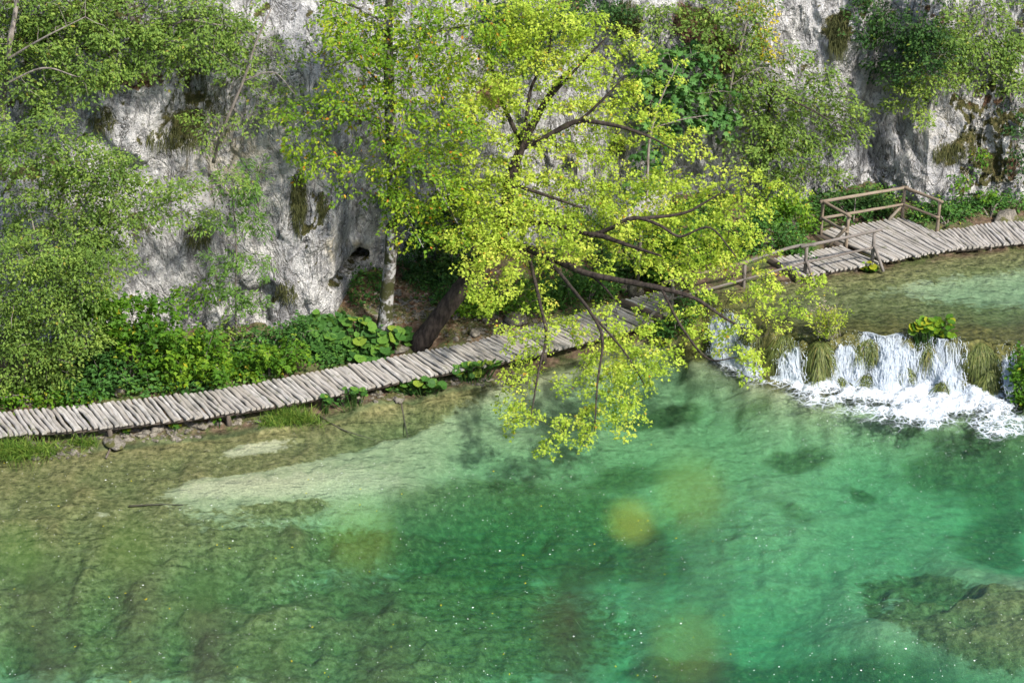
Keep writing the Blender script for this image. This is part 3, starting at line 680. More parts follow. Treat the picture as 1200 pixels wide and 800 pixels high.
for i, (lb, px, py, r, fl, dz) in enumerate([
    ('flat ochre slab with a stick, lying in the shallows below the far left walk', 135, 520, .36, (1.25, .8, .28), .05),
    ('small pale stone at the waterline under the grass tuft', 44, 535, .24, (1.2, .8, .5), .0),
    ('grey pebble beside the small pale stone in the left shallows', 72, 531, .15, (1.2, .8, .5), .0),
    ('low grey stone in the shallows just left of the ochre slab', 92, 527, .22, (1.4, .8, .4), .0),
    ('rounded stone under the walk edge above the ochre slab', 118, 505, .2, (1.2, .9, .6), .0),
    ('brown stone at the shore under the walk, right of the ochre slab', 185, 502, .22, (1.4, .8, .5), .0),
    ('flat stone by the waterline below the second bend of the walk', 232, 497, .24, (1.5, .8, .4), .0),
    ('pale stone at the end of the shore strip near the second grass tuft', 276, 488, .18, (1.4, .9, .5), .0),
    ('blue grey stone lying at the shore between two leafy clumps', 441, 461, .17, (1, .9, .7), .06),
    ('flat dark stone in shallow water beside the blue grey stone', 466, 465, .28, (1.6, .7, .25), .0),
    ('smooth boulder on the bank behind the walk left of the middle', 605, 377, .34, (1.1, .9, .8), .1),
    ('pointed pale boulder beside the step log at the bridge end', 744, 346, .30, (.9, .8, 1.1), .15),
    ('low grey stone beside the pointed boulder by the step', 733, 341, .26, (1.1, .8, .8), .1),
    ('brown stone on the bank right beneath the leaning trunk', 556, 391, .2, (1.3, .9, .6), .05),
    ('pale stone at the back edge of the walk near the broad leaved clump', 470, 411, .22, (1.4, .9, .5), .05),
    ('round grey stone at the back edge of the far left walk', 140, 463, .2, (1, 1, .8), .1),
    ('white limestone block lying behind the upper walk on the far right', 1177, 259, .42, (1.5, .8, .55), .1),
    ('white rock among the shrubs left of the lookout platform', 897, 290, .35, (.9, .8, 1.2), .2),
]):
    P = on_ground(px, py); stone('shore_stone', lb, P+DN*dz, r, MAT['stone'], SG, seed=i+3, fl=fl)
def sunken(label, pts, r):
    P = np.array([on_z(a, b, 0) for a, b in pts]); P[:, 2] = ground(P[:, 0], P[:, 1])[0]+.05; g = Geo(); log_tube(g, P, r, 7, 14, .15); o = g.build('sunken_branch', MAT['beam'], None, None, True); recenter(o, P[0]); tag(o, label, 'branch', 'branches lying in the shallows')
sunken('long thin branch lying in the shallows beside the pale sandbar tip', [(150, 585), (180, 584), (214, 582)], [.03, .012])
sunken('short forked stick lying against the ochre slab', [(124, 536), (132, 524), (142, 516)], [.035, .02])
sunken('thin dark branch lying in the water under the round leaves', [(470, 470), (474, 485), (478, 500)], [.03, .012])
sunken('fallen stick sloping into the water below the long grass tuft', [(372, 486), (400, 497), (440, 503)], [.025, .01])
# small shingle on the banks
g = Geo()
import bmesh as _b
bm = _b.new(); _b.ops.create_icosphere(bm, subdivisions=1, radius=1.0); IV = np.array([v.co[:] for v in bm.verts]); IF = np.array([[v.index for v in f.verts] for f in bm.faces]); bm.free()
def scatter_px(L, n):
    w = np.array([l[2]*l[3] for l in L], float); k = RNG.choice(len(L), n, p=w/w.sum()); L = np.array(L, float)[k]
    a = RNG.random(n)*2*np.pi; r = np.sqrt(RNG.random(n)); return L[:, 0]+L[:, 2]*r*np.cos(a), L[:, 1]+L[:, 3]*r*np.sin(a)
def ground_px(px, py):
    z = np.full(len(px), .4)
    for _ in range(25):
        P = on_z(px, py, z); z = .6*z+.4*ground(P[:, 0], P[:, 1])[0]
    return P
px, py = scatter_px([(50, 528, 60, 10), (160, 508, 80, 9), (260, 492, 50, 6), (420, 465, 50, 6), (560, 445, 70, 8), (620, 380, 50, 14), (560, 390, 40, 10), (560, 370, 30, 10), (470, 360, 40, 20)], 1700)
P = ground_px(px, py)
for p in P:
    r = .02+.10*random.random()**3; V = IV*(1+.25*RNG.standard_normal((len(IV), 1)))*np.array([r*random.uniform(.8, 1.6), r, r*.6]); g.add(V+p, IF)
tag(g.build('shingle', MAT['stone']), 'small stones and shingle scattered along the waterline', 'shingle', kind='stuff')

# ------------------------------------------------------------------ leaves
def tmpl(kind):
    if kind == 'ovate': V = [(0, 0, 0), (-.3, .42, .09), (0, 1, -.05), (.3, .42, .09)]; F = [(0, 3, 2), (0, 2, 1)]
    elif kind == 'lobed': V = [(0, 0, 0), (.48, .32, .07), (.17, .5, .02), (0, 1, -.06), (-.17, .5, .02), (-.48, .32, .07)]; F = [(0, 1, 2), (0, 2, 3), (0, 3, 4), (0, 4, 5)]
    elif kind == 'long': V = [(0, 0, 0), (-.15, .45, .04), (0, 1, -.1), (.15, .45, .04)]; F = [(0, 3, 2), (0, 2, 1)]
    elif kind == 'maple':
        O = [(0, 0), (.22, .1), (.52, .16), (.32, .38), (.5, .72), (.2, .6), (0, 1.05), (-.2, .6), (-.5, .72), (-.32, .38), (-.52, .16), (-.22, .1)]
        V = [(x, y, -.25*x*x-.1*(y-.4)**2) for x, y in O]+[(0, .38, .04)]; F = [(i, (i+1) % 12, 12) for i in range(12)]
    elif kind == 'round':
        O = [(0, .12)]+[(.52*math.sin(a), .5-.52*math.cos(a)) for a in np.linspace(.45, 2*math.pi-.45, 9)]
        V = [(x, y, .12*(abs(x)*1.6)**2-.05*((i % 2))) for i, (x, y) in enumerate(O)]+[(0, .42, -.07)]; n = len(O); F = [(i, (i+1) % n, n) for i in range(n)]
    return np.array(V, float), np.array(F)
def leaves(g, C, D, N_, S, var, kind):
    """leaf cards' worth of folded blades: base C, direction D, normal N_, size S"""
    T, F = tmpl(kind); D = norm(D); X_ = norm(np.cross(D, N_)); Z_ = np.cross(X_, D); S = np.reshape(S, (-1, 1, 1))
    V = C[:, None]+S*(T[None, :, 0:1]*X_[:, None]+T[None, :, 1:2]*D[:, None]+T[None, :, 2:3]*Z_[:, None])
    n, k = len(C), len(T); FF = (F[None]+(np.arange(n)*k)[:, None, None]).reshape(-1, 3)
    g.add(V.reshape(-1, 3), FF, var=np.repeat(var, k))
def sprays(g, P, A, n, L, W, size, kind, rng=RNG, droop=.25, orange=.02, vbase=None, jit=.45, thick=.07):
    """leafy sprays at P growing along A"""
    m = len(P); n = int(n); A = norm(A); S = norm(np.cross(A, np.array([0, 0, 1.]))+1e-6); U = np.cross(S, A)
    t = rng.random((m, n)); q = rng.uniform(-1, 1, (m, n)); th = rng.standard_normal((m, n))*thick
    Ls = L*rng.uniform(.7, 1.3, (m, 1)); Ws = W*rng.uniform(.7, 1.3, (m, 1))
    wid = Ws*(1-.75*np.abs(t-.35))
    off = ((t-.4)*Ls)[..., None]*A[:, None]+(q*wid)[..., None]*S[:, None]+(th-droop*(t*t*Ls*.6+q*q*wid*.5))[..., None]*U[:, None]
    C = (P[:, None]+off).reshape(-1, 3)
    D = (A[:, None]*.7+(np.sign(q)*.8)[..., None]*S[:, None]+np.array([0, 0, -.25])+.4*rng.standard_normal((m, n, 3))).reshape(-1, 3)
    N_ = (np.array([.12, -.22, .9])+jit*rng.standard_normal((m, n, 3))).reshape(-1, 3)
    vb = rng.random(m) if vbase is None else vbase
    v = (.58*vb[:, None]+.34*rng.random((m, n))).ravel()
    o = rng.random(m*n) < orange; v = np.where(o, .94+.06*rng.random(m*n), np.clip(v, 0, .92))
    leaves(g, C, D, N_, 1.3*size*rng.uniform(.45, 1.4, m*n), v, kind)
def attach(P, skel, twr=.006, mat=None, sag=.08):
    """join each spray to the nearest wood already there; returns twig segments"""
    pts = np.array(skel); d0 = np.min(np.linalg.norm(P[:, None]-pts[None], axis=2), axis=1) if len(pts) < 4000 else None
    order = np.argsort(d0); nodes = list(pts); S0, S1, R0, R1 = [], [], [], []; A = np.zeros_like(P); arr = np.vstack([pts, np.zeros((3*len(P), 3))]); cnt = len(pts)
    pen = np.concatenate([np.zeros(len(pts)), np.full(3*len(P), .12)])
    for i in order:
        d = np.linalg.norm(arr[:cnt]-P[i], axis=1)+pen[:cnt]; j = int(np.argmin(d)); a = arr[j]; L = np.linalg.norm(P[i]-a)
        m1 = a*.67+P[i]*.33+RNG.standard_normal(3)*.05*L+DN*sag*L; m2 = a*.33+P[i]*.67+RNG.standard_normal(3)*.05*L+DN*sag*L
        r = twr+.006*min(L, 2.5)
        for q0, q1, ra, rb in ((a, m1, r, r*.85), (m1, m2, r*.85, r*.65), (m2, P[i], r*.65, r*.4)): S0.append(q0); S1.append(q1); R0.append(ra); R1.append(rb)
        arr[cnt] = m1; arr[cnt+1] = m2; arr[cnt+2] = P[i]; cnt += 3
        A[i] = P[i]-m2
    return A, np.array(S0), np.array(S1), np.array(R0), np.array(R1)
def ell(E, yfun):
    """spray centres from ellipses (px,py,rx,ry,n[,Y])"""
    out = []
    for e in E:
        cx, cy, rx, ry, n = e[:5]; n = int(round(n*1.3)); a = RNG.random(n)*2*np.pi; r = RNG.random(n)**.55
        px = cx+rx*r*np.cos(a); py = cy+ry*r*np.sin(a)
        Y = yfun(px, py) if len(e) < 6 else e[5]+RNG.standard_normal(n)*(e[6] if len(e) > 6 else .5)
        out.append(on_y(px, py, Y))
    return np.vstack(out)
def limb_pts(L, k=8):
    """L: (px,py,Y) points"""
    P = np.array([on_y(a, b, c) for a, b, c in L]); return smooth_path(P, max(4, k*len(P)))
def floor_clip(P, h=.25):
    z = np.maximum(ground(P[:, 0], P[:, 1])[0], 0)+h; P = P.copy(); P[:, 2] = np.maximum(P[:, 2], z); return P
def off_rock(P, h=.15):
    m = np.array([cliff_true(p[0], p[2]) for p in P])-h; P = P.copy(); P[:, 1] = np.minimum(P[:, 1], m); return P
def tree(name, label, limbs, E, yfun, leafm, bark, size, kind, n=40, L=.7, W=.4, cat='tree', group=None, droop=.25, orange=.02, twr=.006, base_drop=.3, trunk_name='trunk', jit=.45, dens=1., bias=0., thick=.07):
    """limbs: list of (points (px,py,Y), radii)"""
    paths = [limb_pts(l[0]) for l in limbs]; base = paths[0][0].copy()
    zg = gz(base[0], base[1]); 
    if base_drop is not None: paths[0] = np.vstack([[base[0], base[1], min(base[2], zg)-base_drop], paths[0]])
    org = np.array([base[0], base[1], min(base[2], zg) if base_drop is not None else base[2]])
    root = thing(name, label, cat, org, group)
    g = Geo(); sk = []
    for (l, r), P in zip([(l[0], l[1]) for l in limbs], paths):
        R = np.interp(np.linspace(0, 1, len(P)), np.linspace(0, 1, len(r)), r)
        V, F3, F4 = tube(P, R, 10 if r[0] > .1 else 6, .10, 5); g.add(V, F3, F4)
        sk.append(P if r[0] < .12 else P[len(P)//5:])
    g.build(trunk_name, bark, root, org, True)
    P = off_rock(floor_clip(ell([e[:4]+(int(round(e[4]*dens)),)+tuple(e[5:]) for e in E], yfun)))
    A, S0, S1, R0, R1 = attach(P, np.vstack(sk), twr)
    g = Geo(); V, F4 = segs(S0, S1, R0, R1, 4); g.add(V, None, F4, var=0.)
    A = A/np.maximum(np.linalg.norm(A, axis=1, keepdims=True), .01); A[:, 2] = A[:, 2]*.5-.15
    vb = np.clip(RNG.random(len(P))*.75+.25*(RNG.random(len(P)))+bias, 0, 1)
    sprays(g, P, A, n, L, W, size, kind, RNG, droop, orange, vb, jit, thick); g.build('crown', [leafm, bark], root, org, two=True)
    return root

# ------------------------------------------------------------------ trees
def y_lime(px, py): return np.interp(py, [0, 200, 300, 400, 470, 530], [62.6, 61.8, 60.2, 57.3, 55.2, 53.4]) + RNG.standard_normal(np.shape(px))*.45
tree('leaning_tree', 'leaning tree with thick dark trunk and lime yellow foliage hanging over walk and lake',
     [([(492, 403, 61.0), (512, 375, 61.0), (540, 338, 61.1), (566, 302, 61.2), (590, 262, 61.3), (598, 215, 61.5), (610, 175, 61.8), (636, 125, 62.2), (654, 97, 62.4), (672, 78, 62.5)], [.36, .30, .28, .26, .24, .18, .15, .11, .08, .05]),
      ([(566, 302, 61.2), (600, 288, 61), (640, 300, 60.3), (687, 320, 59.3), (740, 331, 58.5), (775, 338, 58.0), (815, 350, 57.6), (850, 373, 57.2), (890, 396, 56.8)], [.15, .13, .115, .10, .09, .08, .06, .04, .02]),
      ([(590, 262, 61.3), (640, 262, 60.8), (690, 274, 60.3), (717, 267, 60), (737, 257, 59.8), (752, 256, 59.7), (775, 265, 59.4), (797, 277, 59.2), (832, 267, 59), (862, 300, 58.6)], [.10, .08, .07, .07, .07, .06, .05, .04, .03, .02]),
      ([(690, 274, 60.3), (707, 277, 60), (735, 287, 59.6), (775, 300, 59.0)], [.09, .08, .06, .03]),
      ([(752, 256, 59.7), (800, 250, 59.6), (830, 235, 59.6), (872, 210, 59.8)], [.06, .045, .03, .015]),
      ([(610, 175, 61.8), (640, 160, 61.6), (675, 143, 61.4), (720, 147, 61), (760, 160, 60.8), (790, 176, 60.6)], [.09, .08, .075, .06, .04, .02]),
      ([(640, 160, 61.6), (680, 140, 61.3), (705, 118, 61.2), (732, 90, 61.2)], [.06, .05, .04, .02]),
      ([(638, 122, 62.2), (665, 92, 62), (690, 65, 61.9), (712, 43, 61.9)], [.06, .045, .035, .02]),
      ([(600, 215, 61.5), (614, 160, 61.7), (622, 105, 62), (640, 68, 62.3), (650, 20, 62.5)], [.09, .07, .055, .04, .02]),
      ([(612, 172, 61.8), (585, 110, 62.3), (570, 50, 62.8), (560, -20, 63)], [.08, .06, .045, .03]),
      ([(598, 215, 61.5), (640, 229, 61), (683, 244, 60.5)], [.06, .05, .03]),
      ([(640, 300, 60.3), (668, 335, 58.6), (692, 366, 57), (706, 398, 56), (700, 450, 55), (697, 505, 53.9)], [.07, .06, .055, .045, .028, .014]),
      ([(692, 366, 57), (730, 410, 56), (755, 450, 55.2)], [.04, .03, .015]),
      ([(620, 300, 60.4), (634, 360, 58), (640, 395, 57), (631, 436, 55.8), (622, 490, 54.4)], [.06, .05, .045, .035, .015]),
      ([(775, 338, 58), (800, 385, 57), (830, 420, 56.3), (863, 419, 56.2)], [.05, .04, .03, .012]),
      ([(690, 321, 59.3), (707, 335, 59), (722, 354, 58.4)], [.05, .035, .02])],
     [(690, 215, 110, 60, 92), (640, 250, 95, 55, 100), (570, 250, 55, 55, 60), (560, 190, 50, 40, 22), (770, 235, 90, 35, 62), (850, 225, 75, 30, 42), (600, 320, 55, 50, 46), (650, 120, 100, 60, 105), (590, 90, 65, 60, 62), (540, 140, 50, 55, 36),
      (690, 290, 90, 36, 40), (800, 280, 90, 32, 60), (850, 315, 80, 34, 36), (800, 362, 60, 20, 12), (670, 375, 60, 30, 22), (740, 412, 55, 28, 46), (705, 450, 56, 30, 30), (770, 425, 25, 14, 8), (620, 395, 36, 24, 12), (612, 440, 22, 24, 9), (600, 484, 30, 18, 13),
      (680, 500, 34, 22, 14), (735, 480, 24, 26, 12), (640, 520, 14, 8, 4), (860, 392, 56, 26, 20), (905, 362, 40, 22, 10), (880, 430, 20, 20, 8), (735, 130, 55, 34, 34), (800, 165, 40, 20, 16), (690, 60, 70, 45, 48), (640, 35, 60, 40, 46), (760, 80, 40, 26, 8), (930, 330, 40, 24, 9), (950, 220, 20, 16, 2), (600, 20, 55, 34, 34)],
     y_lime, MAT['leaf_lime'], MAT['bark_dark'], .076, 'lobed', n=48, L=.62, W=.30, orange=.012, droop=.3, dens=.86)

def y_beech(px, py): return np.interp(py, [0, 250], [61.6, 61.0])+RNG.standard_normal(np.shape(px))*.7
tree('pale_trunk_tree', 'straight pale trunked tree with mossy foot and green gold crown, left of the leaning trunk',
     [([(450, 392, 61.3), (453, 350, 61.3), (458, 300, 61.35), (459, 250, 61.4), (460, 190, 61.5), (457, 130, 61.6), (455, 70, 61.7), (456, 0, 61.9), (458, -80, 62)], [.30, .22, .20, .19, .18, .17, .15, .12, .08]),
      ([(458, 160, 61.55), (430, 140, 61.2), (395, 135, 61), (350, 150, 60.8)], [.05, .04, .025, .012]),
      ([(457, 110, 61.6), (420, 75, 61.2), (385, 78, 61), (372, 82, 61)], [.05, .035, .02, .012]),
      ([(456, 60, 61.7), (500, 40, 61.4), (550, 30, 61.2)], [.06, .04, .02]), ([(456, 30, 61.8), (420, 10, 61.5), (385, 0, 61.2)], [.05, .035, .02]),
      ([(459, 190, 61.5), (500, 205, 61), (535, 260, 60.7), (555, 300, 60.6)], [.05, .04, .025, .012]), ([(459, 240, 61.4), (480, 260, 61), (496, 290, 60.8)], [.04, .03, .012])],
     [(450, 30, 80, 45, 74), (530, 40, 60, 45, 50), (410, 60, 36, 40, 22), (400, 20, 30, 30, 16), (480, 90, 60, 26, 26), (430, 120, 60, 24, 28), (375, 130, 40, 26, 18), (370, 170, 36, 24, 14), (500, 150, 60, 34, 34), (450, 180, 40, 30, 20), (500, 210, 50, 36, 34), (490, 260, 40, 34, 22), (535, 250, 30, 40, 18), (400, 205, 24, 20, 7), (455, 225, 20, 20, 7), (350, 195, 20, 14, 4), (470, -40, 90, 30, 20), (580, 30, 30, 30, 12)],
     y_beech, MAT['leaf_beech'], MAT['bark_pale'], .092, 'ovate', dens=.86, n=46, L=.7, W=.42, orange=.03, droop=.15)

def yc(off, sd=.35):
    return lambda px, py: cliff_at(px, py)-off-np.abs(RNG.standard_normal(np.shape(px)))*sd
def gp(px, py):          # foot of a stem on the rock at a pixel
    return float(cliff_at(np.array([px]), np.array([py]))[0])
HZ = dict(leafm=MAT['leaf_hazel'], bark=MAT['bark_grey'], size=.085, kind='ovate', n=54, L=.75, W=.45, group='trees on the left cliff', orange=.012)
tree('hillside_tree', 'dark stemmed tree on the rock ledge, upper left, its curved trunk showing above mossy rock', [([(156, 99, gp(156, 99)-.1), (163, 75, gp(163, 75)-.3), (166, 50, gp(166, 50)-.4), (150, 10, 62.2), (140, -60, 62.4)], [.13, .12, .11, .09, .05]), ([(166, 50, gp(166, 50)-.4), (215, 25, 61.8), (260, 30, 61.6)], [.06, .04, .02]), ([(164, 70, gp(164, 70)-.4), (120, 50, 61.4), (80, 40, 61.2)], [.05, .03, .015])],
     [(170, 25, 80, 35, 46), (230, 35, 60, 40, 36), (120, 60, 60, 34, 32), (205, 65, 50, 22, 18), (260, 60, 36, 26, 9), (110, 92, 36, 16, 10), (160, -30, 120, 30, 24)], yc(.9, .6), base_drop=None, **HZ)
tree('hillside_tree', 'tree filling the top left corner with long spreading branches above the hanging foliage', [([(3, 142, gp(3, 142)-.1), (4, 110, gp(4, 110)-.3), (10, 60, 60.4), (20, 0, 60.8), (25, -70, 61)], [.10, .095, .09, .07, .04]), ([(8, 70, 60.4), (50, 45, 60), (100, 20, 60)], [.05, .03, .015]), ([(4, 100, 60.2), (50, 80, 59.8), (90, 90, 59.6)], [.04, .03, .015])],
     [(40, 30, 70, 40, 56), (30, 90, 60, 36, 36), (90, 25, 50, 35, 28), (80, 95, 40, 26, 18), (20, -30, 90, 30, 20), (-30, 60, 40, 70, 20)], yc(1.0, .6), base_drop=None, **HZ)
tree('hillside_tree', 'airy sparse leaved tree before white rock, left of the green gold crown', [([(250, 190, gp(250, 190)-.1), (262, 150, 61.6), (285, 95, 61.5), (300, 50, 61.5), (318, 10, 61.8)], [.06, .055, .05, .035, .02]), ([(285, 95, 61.5), (320, 85, 61.3), (345, 110, 61.2)], [.03, .02, .01])],
     [(290, 60, 42, 40, 20), (320, 100, 36, 36, 13), (270, 20, 40, 24, 14), (300, 140, 30, 24, 7), (240, 150, 34, 24, 8), (335, 60, 20, 20, 3)], yc(.8, .4), base_drop=None, **{**HZ, 'n': 42})
HB = {**HZ, 'group': 'bushy trees by the far left walk', 'size': .08}
tree('hanging_tree', 'big soft green bushy tree with arching branches over mid left rock', [([(75, 440, 59.3), (85, 380, 59.2), (90, 310, 59.2), (100, 240, 59.4), (130, 180, 59.6)], [.10, .09, .075, .05, .02]), ([(88, 320, 59.2), (130, 270, 59.1), (190, 240, 59.2), (260, 215, 59.5)], [.05, .04, .03, .012]), ([(86, 370, 59.2), (50, 300, 58.8), (30, 230, 58.8)], [.05, .035, .015])],
     [(60, 195, 80, 45, 70), (120, 205, 46, 26, 30), (80, 260, 80, 45, 70), (160, 240, 50, 26, 26), (210, 218, 40, 16, 9), (262, 205, 30, 18, 4), (120, 290, 44, 30, 26), (35, 150, 50, 24, 24), (235, 250, 26, 12, 3)], lambda px, py: np.minimum(59.0+RNG.standard_normal(np.shape(px))*.45, cliff_at(px, py)-.4), **HB)
tree('hanging_tree', 'dense feathery green bushy tree against the left edge, lower branches sweeping down to the walk', [([(25, 462, 58.0), (30, 420, 57.9), (30, 360, 57.9), (35, 300, 58.1)], [.09, .08, .06, .03]), ([(30, 410, 57.9), (60, 370, 57.7), (100, 340, 57.7)], [.05, .035, .015]), ([(30, 430, 57.9), (55, 420, 57.5), (85, 425, 57.3)], [.04, .03, .012])],
     [(30, 320, 55, 45, 58), (80, 330, 50, 40, 42), (30, 390, 60, 40, 64), (75, 400, 44, 40, 40), (40, 440, 55, 22, 32), (110, 300, 40, 30, 20), (-20, 380, 40, 80, 30), (115, 340, 20, 20, 5)], lambda px, py: 57.7+RNG.standard_normal(np.shape(px))*.4, **HB)

tree('ash_sapling', 'slender sapling with pale feathery fronds in front of the white rock on the left', [([(277, 392, 60.5), (276, 340, 60.5), (277, 290, 60.5), (273, 235, 60.5), (272, 205, 60.5)], [.035, .03, .026, .02, .01]), ([(276, 330, 60.5), (300, 310, 60.3)], [.015, .008]), ([(277, 290, 60.5), (255, 275, 60.3)], [.015, .008])],
     [(275, 222, 30, 20, 15), (258, 255, 24, 14, 10), (292, 262, 26, 16, 10), (262, 305, 24, 16, 10), (300, 310, 20, 16, 8), (268, 345, 24, 18, 9), (296, 350, 22, 12, 6), (300, 200, 14, 20, 5)], lambda px, py: 60.4+RNG.standard_normal(np.shape(px))*.2,
     MAT['leaf_pale'], MAT['bark_grey'], .12, 'long', n=34, L=.5, W=.22, droop=.5, twr=.004, cat='sapling')
tree('maple', 'blue green broad leaved maple on the rock face, right of the leaning tree top', [([(758, 252, 64.8), (759, 200, 65.4), (762, 160, 65.6), (775, 115, 65.8), (795, 75, 66)], [.05, .05, .045, .035, .015]), ([(765, 150, 65.7), (800, 140, 65.6), (830, 135, 65.7)], [.03, .02, .01])],
     [(790, 85, 48, 26, 18), (822, 112, 36, 32, 18), (775, 118, 34, 22, 11), (768, 155, 26, 20, 8), (838, 145, 22, 20, 7), (760, 190, 14, 12, 6), (752, 215, 12, 10, 4), (805, 65, 26, 12, 8)], yc(1.1, .4), MAT['leaf_maple'], MAT['bark_grey'], .16, 'maple', n=22, L=.6, W=.45, orange=0, base_drop=None, jit=.55)
tree('slender_tree', 'thin pale straight stem with loose green crown growing up the right part of the rock', [([(848, 192, gp(848, 192)-.15), (851, 150, gp(851, 150)-.6), (857, 95, 68), (868, 55, 68.3), (878, 10, 68.7), (885, -40, 69)], [.055, .055, .05, .045, .035, .02]), ([(857, 100, 68), (890, 80, 68), (915, 85, 68)], [.02, .015, .008])],
     [(860, 40, 40, 40, 30), (880, 85, 40, 36, 30), (840, 110, 26, 40, 14), (900, 130, 30, 26, 16), (860, -10, 50, 30, 14), (830, 25, 24, 30, 10), (915, 60, 22, 30, 8)], yc(.8, .5), MAT['leaf_hazel'], MAT['bark_grey'], .10, 'ovate', n=40, L=.7, W=.4, base_drop=None, orange=.03)
tree('drooping_shrub', 'spreading shrub with long drooping branches on the rock, right of the thin pale stem', [([(905, 190, gp(905, 190)-.1), (900, 150, gp(900, 150)-.7), (905, 105, 68.0), (920, 115, 67.6), (950, 128, 67.4), (985, 150, 67.2)], [.07, .07, .06, .05, .035, .015]), ([(905, 120, 68), (890, 90, 67.8), (880, 80, 67.6)], [.03, .02, .01])],
     [(955, 130, 56, 34, 30), (920, 155, 54, 28, 22), (985, 130, 36, 24, 12), (940, 95, 44, 28, 14), (1000, 155, 34, 12, 6), (885, 175, 40, 22, 12), (960, 165, 40, 16, 10), (905, 195, 30, 14, 5)], yc(1.2, .5), MAT['leaf_hazel'], MAT['bark_dark'], .095, 'ovate', n=44, L=.7, W=.4, base_drop=None, cat='shrub')
# shrubs hanging on the rock along the top
CS = 'shrubs growing on the upper rock'
def cliff_shrub(label, stem, E, leafm='leaf_hazel', off=.5, size=.09, kind='ovate', n=40, bias=0., group=CS, L=.65, W=.4, jit=.45):
    ys = [gp(a, b)-.05-.35*i for i, (a, b) in enumerate(stem)]
    tree('cliff_shrub', label, [([(a, b, y) for (a, b), y in zip(stem, ys)], list(np.linspace(.05, .015, len(stem))))], E, yc(off, .35), MAT[leafm], MAT['bark_grey'], size, kind, n=n, L=L, W=W, cat='shrub', group=group, base_drop=None, trunk_name='stem', bias=bias, jit=jit)
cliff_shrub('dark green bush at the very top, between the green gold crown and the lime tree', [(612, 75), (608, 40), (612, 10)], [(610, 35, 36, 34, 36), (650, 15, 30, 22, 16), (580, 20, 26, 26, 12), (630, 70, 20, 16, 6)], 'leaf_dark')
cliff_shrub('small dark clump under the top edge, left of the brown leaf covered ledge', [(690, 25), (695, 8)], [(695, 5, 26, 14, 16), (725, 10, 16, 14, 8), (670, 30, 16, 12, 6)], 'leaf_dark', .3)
cliff_shrub('deep green bush on the upper right rock with thin bare stems hanging in front', [(1072, 75), (1075, 40), (1080, 0)], [(1060, 35, 48, 30, 44), (1020, 25, 26, 24, 16), (1050, 75, 34, 18, 18), (1090, 50, 34, 30, 20), (1010, 5, 20, 14, 6), (1060, -15, 60, 16, 12)], 'leaf_dark', .7, bias=.15)
cliff_shrub('light green bush in the top right corner of the rock', [(1150, 85), (1150, 50), (1155, 15)], [(1150, 30, 48, 30, 40), (1185, 50, 26, 26, 18), (1120, 55, 34, 22, 20), (1160, 66, 34, 12, 9), (1150, -10, 60, 20, 12)], 'leaf_hazel', .45)
cliff_shrub('yellowish drooping bush at the edge of the blue shaded rock face', [(1100, 100), (1080, 85), (1068, 105)], [(1070, 105, 26, 22, 16), (1095, 85, 30, 18, 14), (1050, 120, 12, 10, 3), (1080, 130, 14, 10, 4)], 'leaf_hazel', .5, bias=.3)
cliff_shrub('small dark ivy patch at the far right margin beside the white rock blocks', [(1190, 175), (1188, 150)], [(1194, 135, 12, 20, 7), (1196, 190, 8, 18, 4)], 'leaf_dark', .25)
cliff_shrub('loose overhanging bush on the right margin above the dark ivy patch', [(1185, 120), (1180, 100), (1165, 85)], [(1165, 92, 36, 16, 12), (1130, 92, 24, 12, 6), (1190, 106, 14, 12, 5)], 'leaf_hazel', .3, bias=.15)
cliff_shrub('small green sprouts in a crack of the white rock right of the lookout', [(1135, 215), (1130, 200)], [(1130, 205, 14, 12, 5), (1150, 180, 12, 10, 4), (1165, 225, 16, 10, 6)], 'leaf_bright', .2, n=24, L=.4, W=.3)
cliff_shrub('bright yellow autumn bush at top, beside the thin pale stem', [(905, 75), (898, 50), (893, 20)], [(897, 35, 12, 30, 12), (885, 8, 20, 10, 6), (905, 62, 8, 10, 3)], 'leaf_yellow', .55, n=22, L=.4, W=.3)
cliff_shrub('green bush left of the brown ledge, above the blue green maple', [(762, 70), (768, 45), (775, 20)], [(775, 20, 28, 22, 12), (748, 48, 24, 20, 8), (800, 8, 26, 12, 9)], 'leaf_hazel', .4)
cliff_shrub('low bush on the rock under the drooping shrub, above the lookout shrubs', [(960, 215), (950, 205)], [(930, 205, 36, 14, 16), (965, 200, 26, 12, 8)], 'leaf_hazel', .35)
cliff_shrub('tuft of small leaves on the bare rock left of the cave', [(255, 330), (250, 310)], [(240, 340, 18, 14, 5), (215, 345, 16, 16, 5)], 'leaf_bright', .3)
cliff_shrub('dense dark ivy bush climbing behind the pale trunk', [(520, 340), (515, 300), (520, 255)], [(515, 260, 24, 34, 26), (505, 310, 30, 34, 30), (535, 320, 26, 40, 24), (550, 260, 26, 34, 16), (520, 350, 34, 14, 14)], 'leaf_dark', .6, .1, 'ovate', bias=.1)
cliff_shrub('dark ivy patch on the rock behind the upper limbs of the lime tree', [(715, 270), (718, 245)], [(725, 275, 36, 18, 18), (680, 260, 30, 16, 10), (770, 262, 34, 16, 12)], 'leaf_dark', .5)

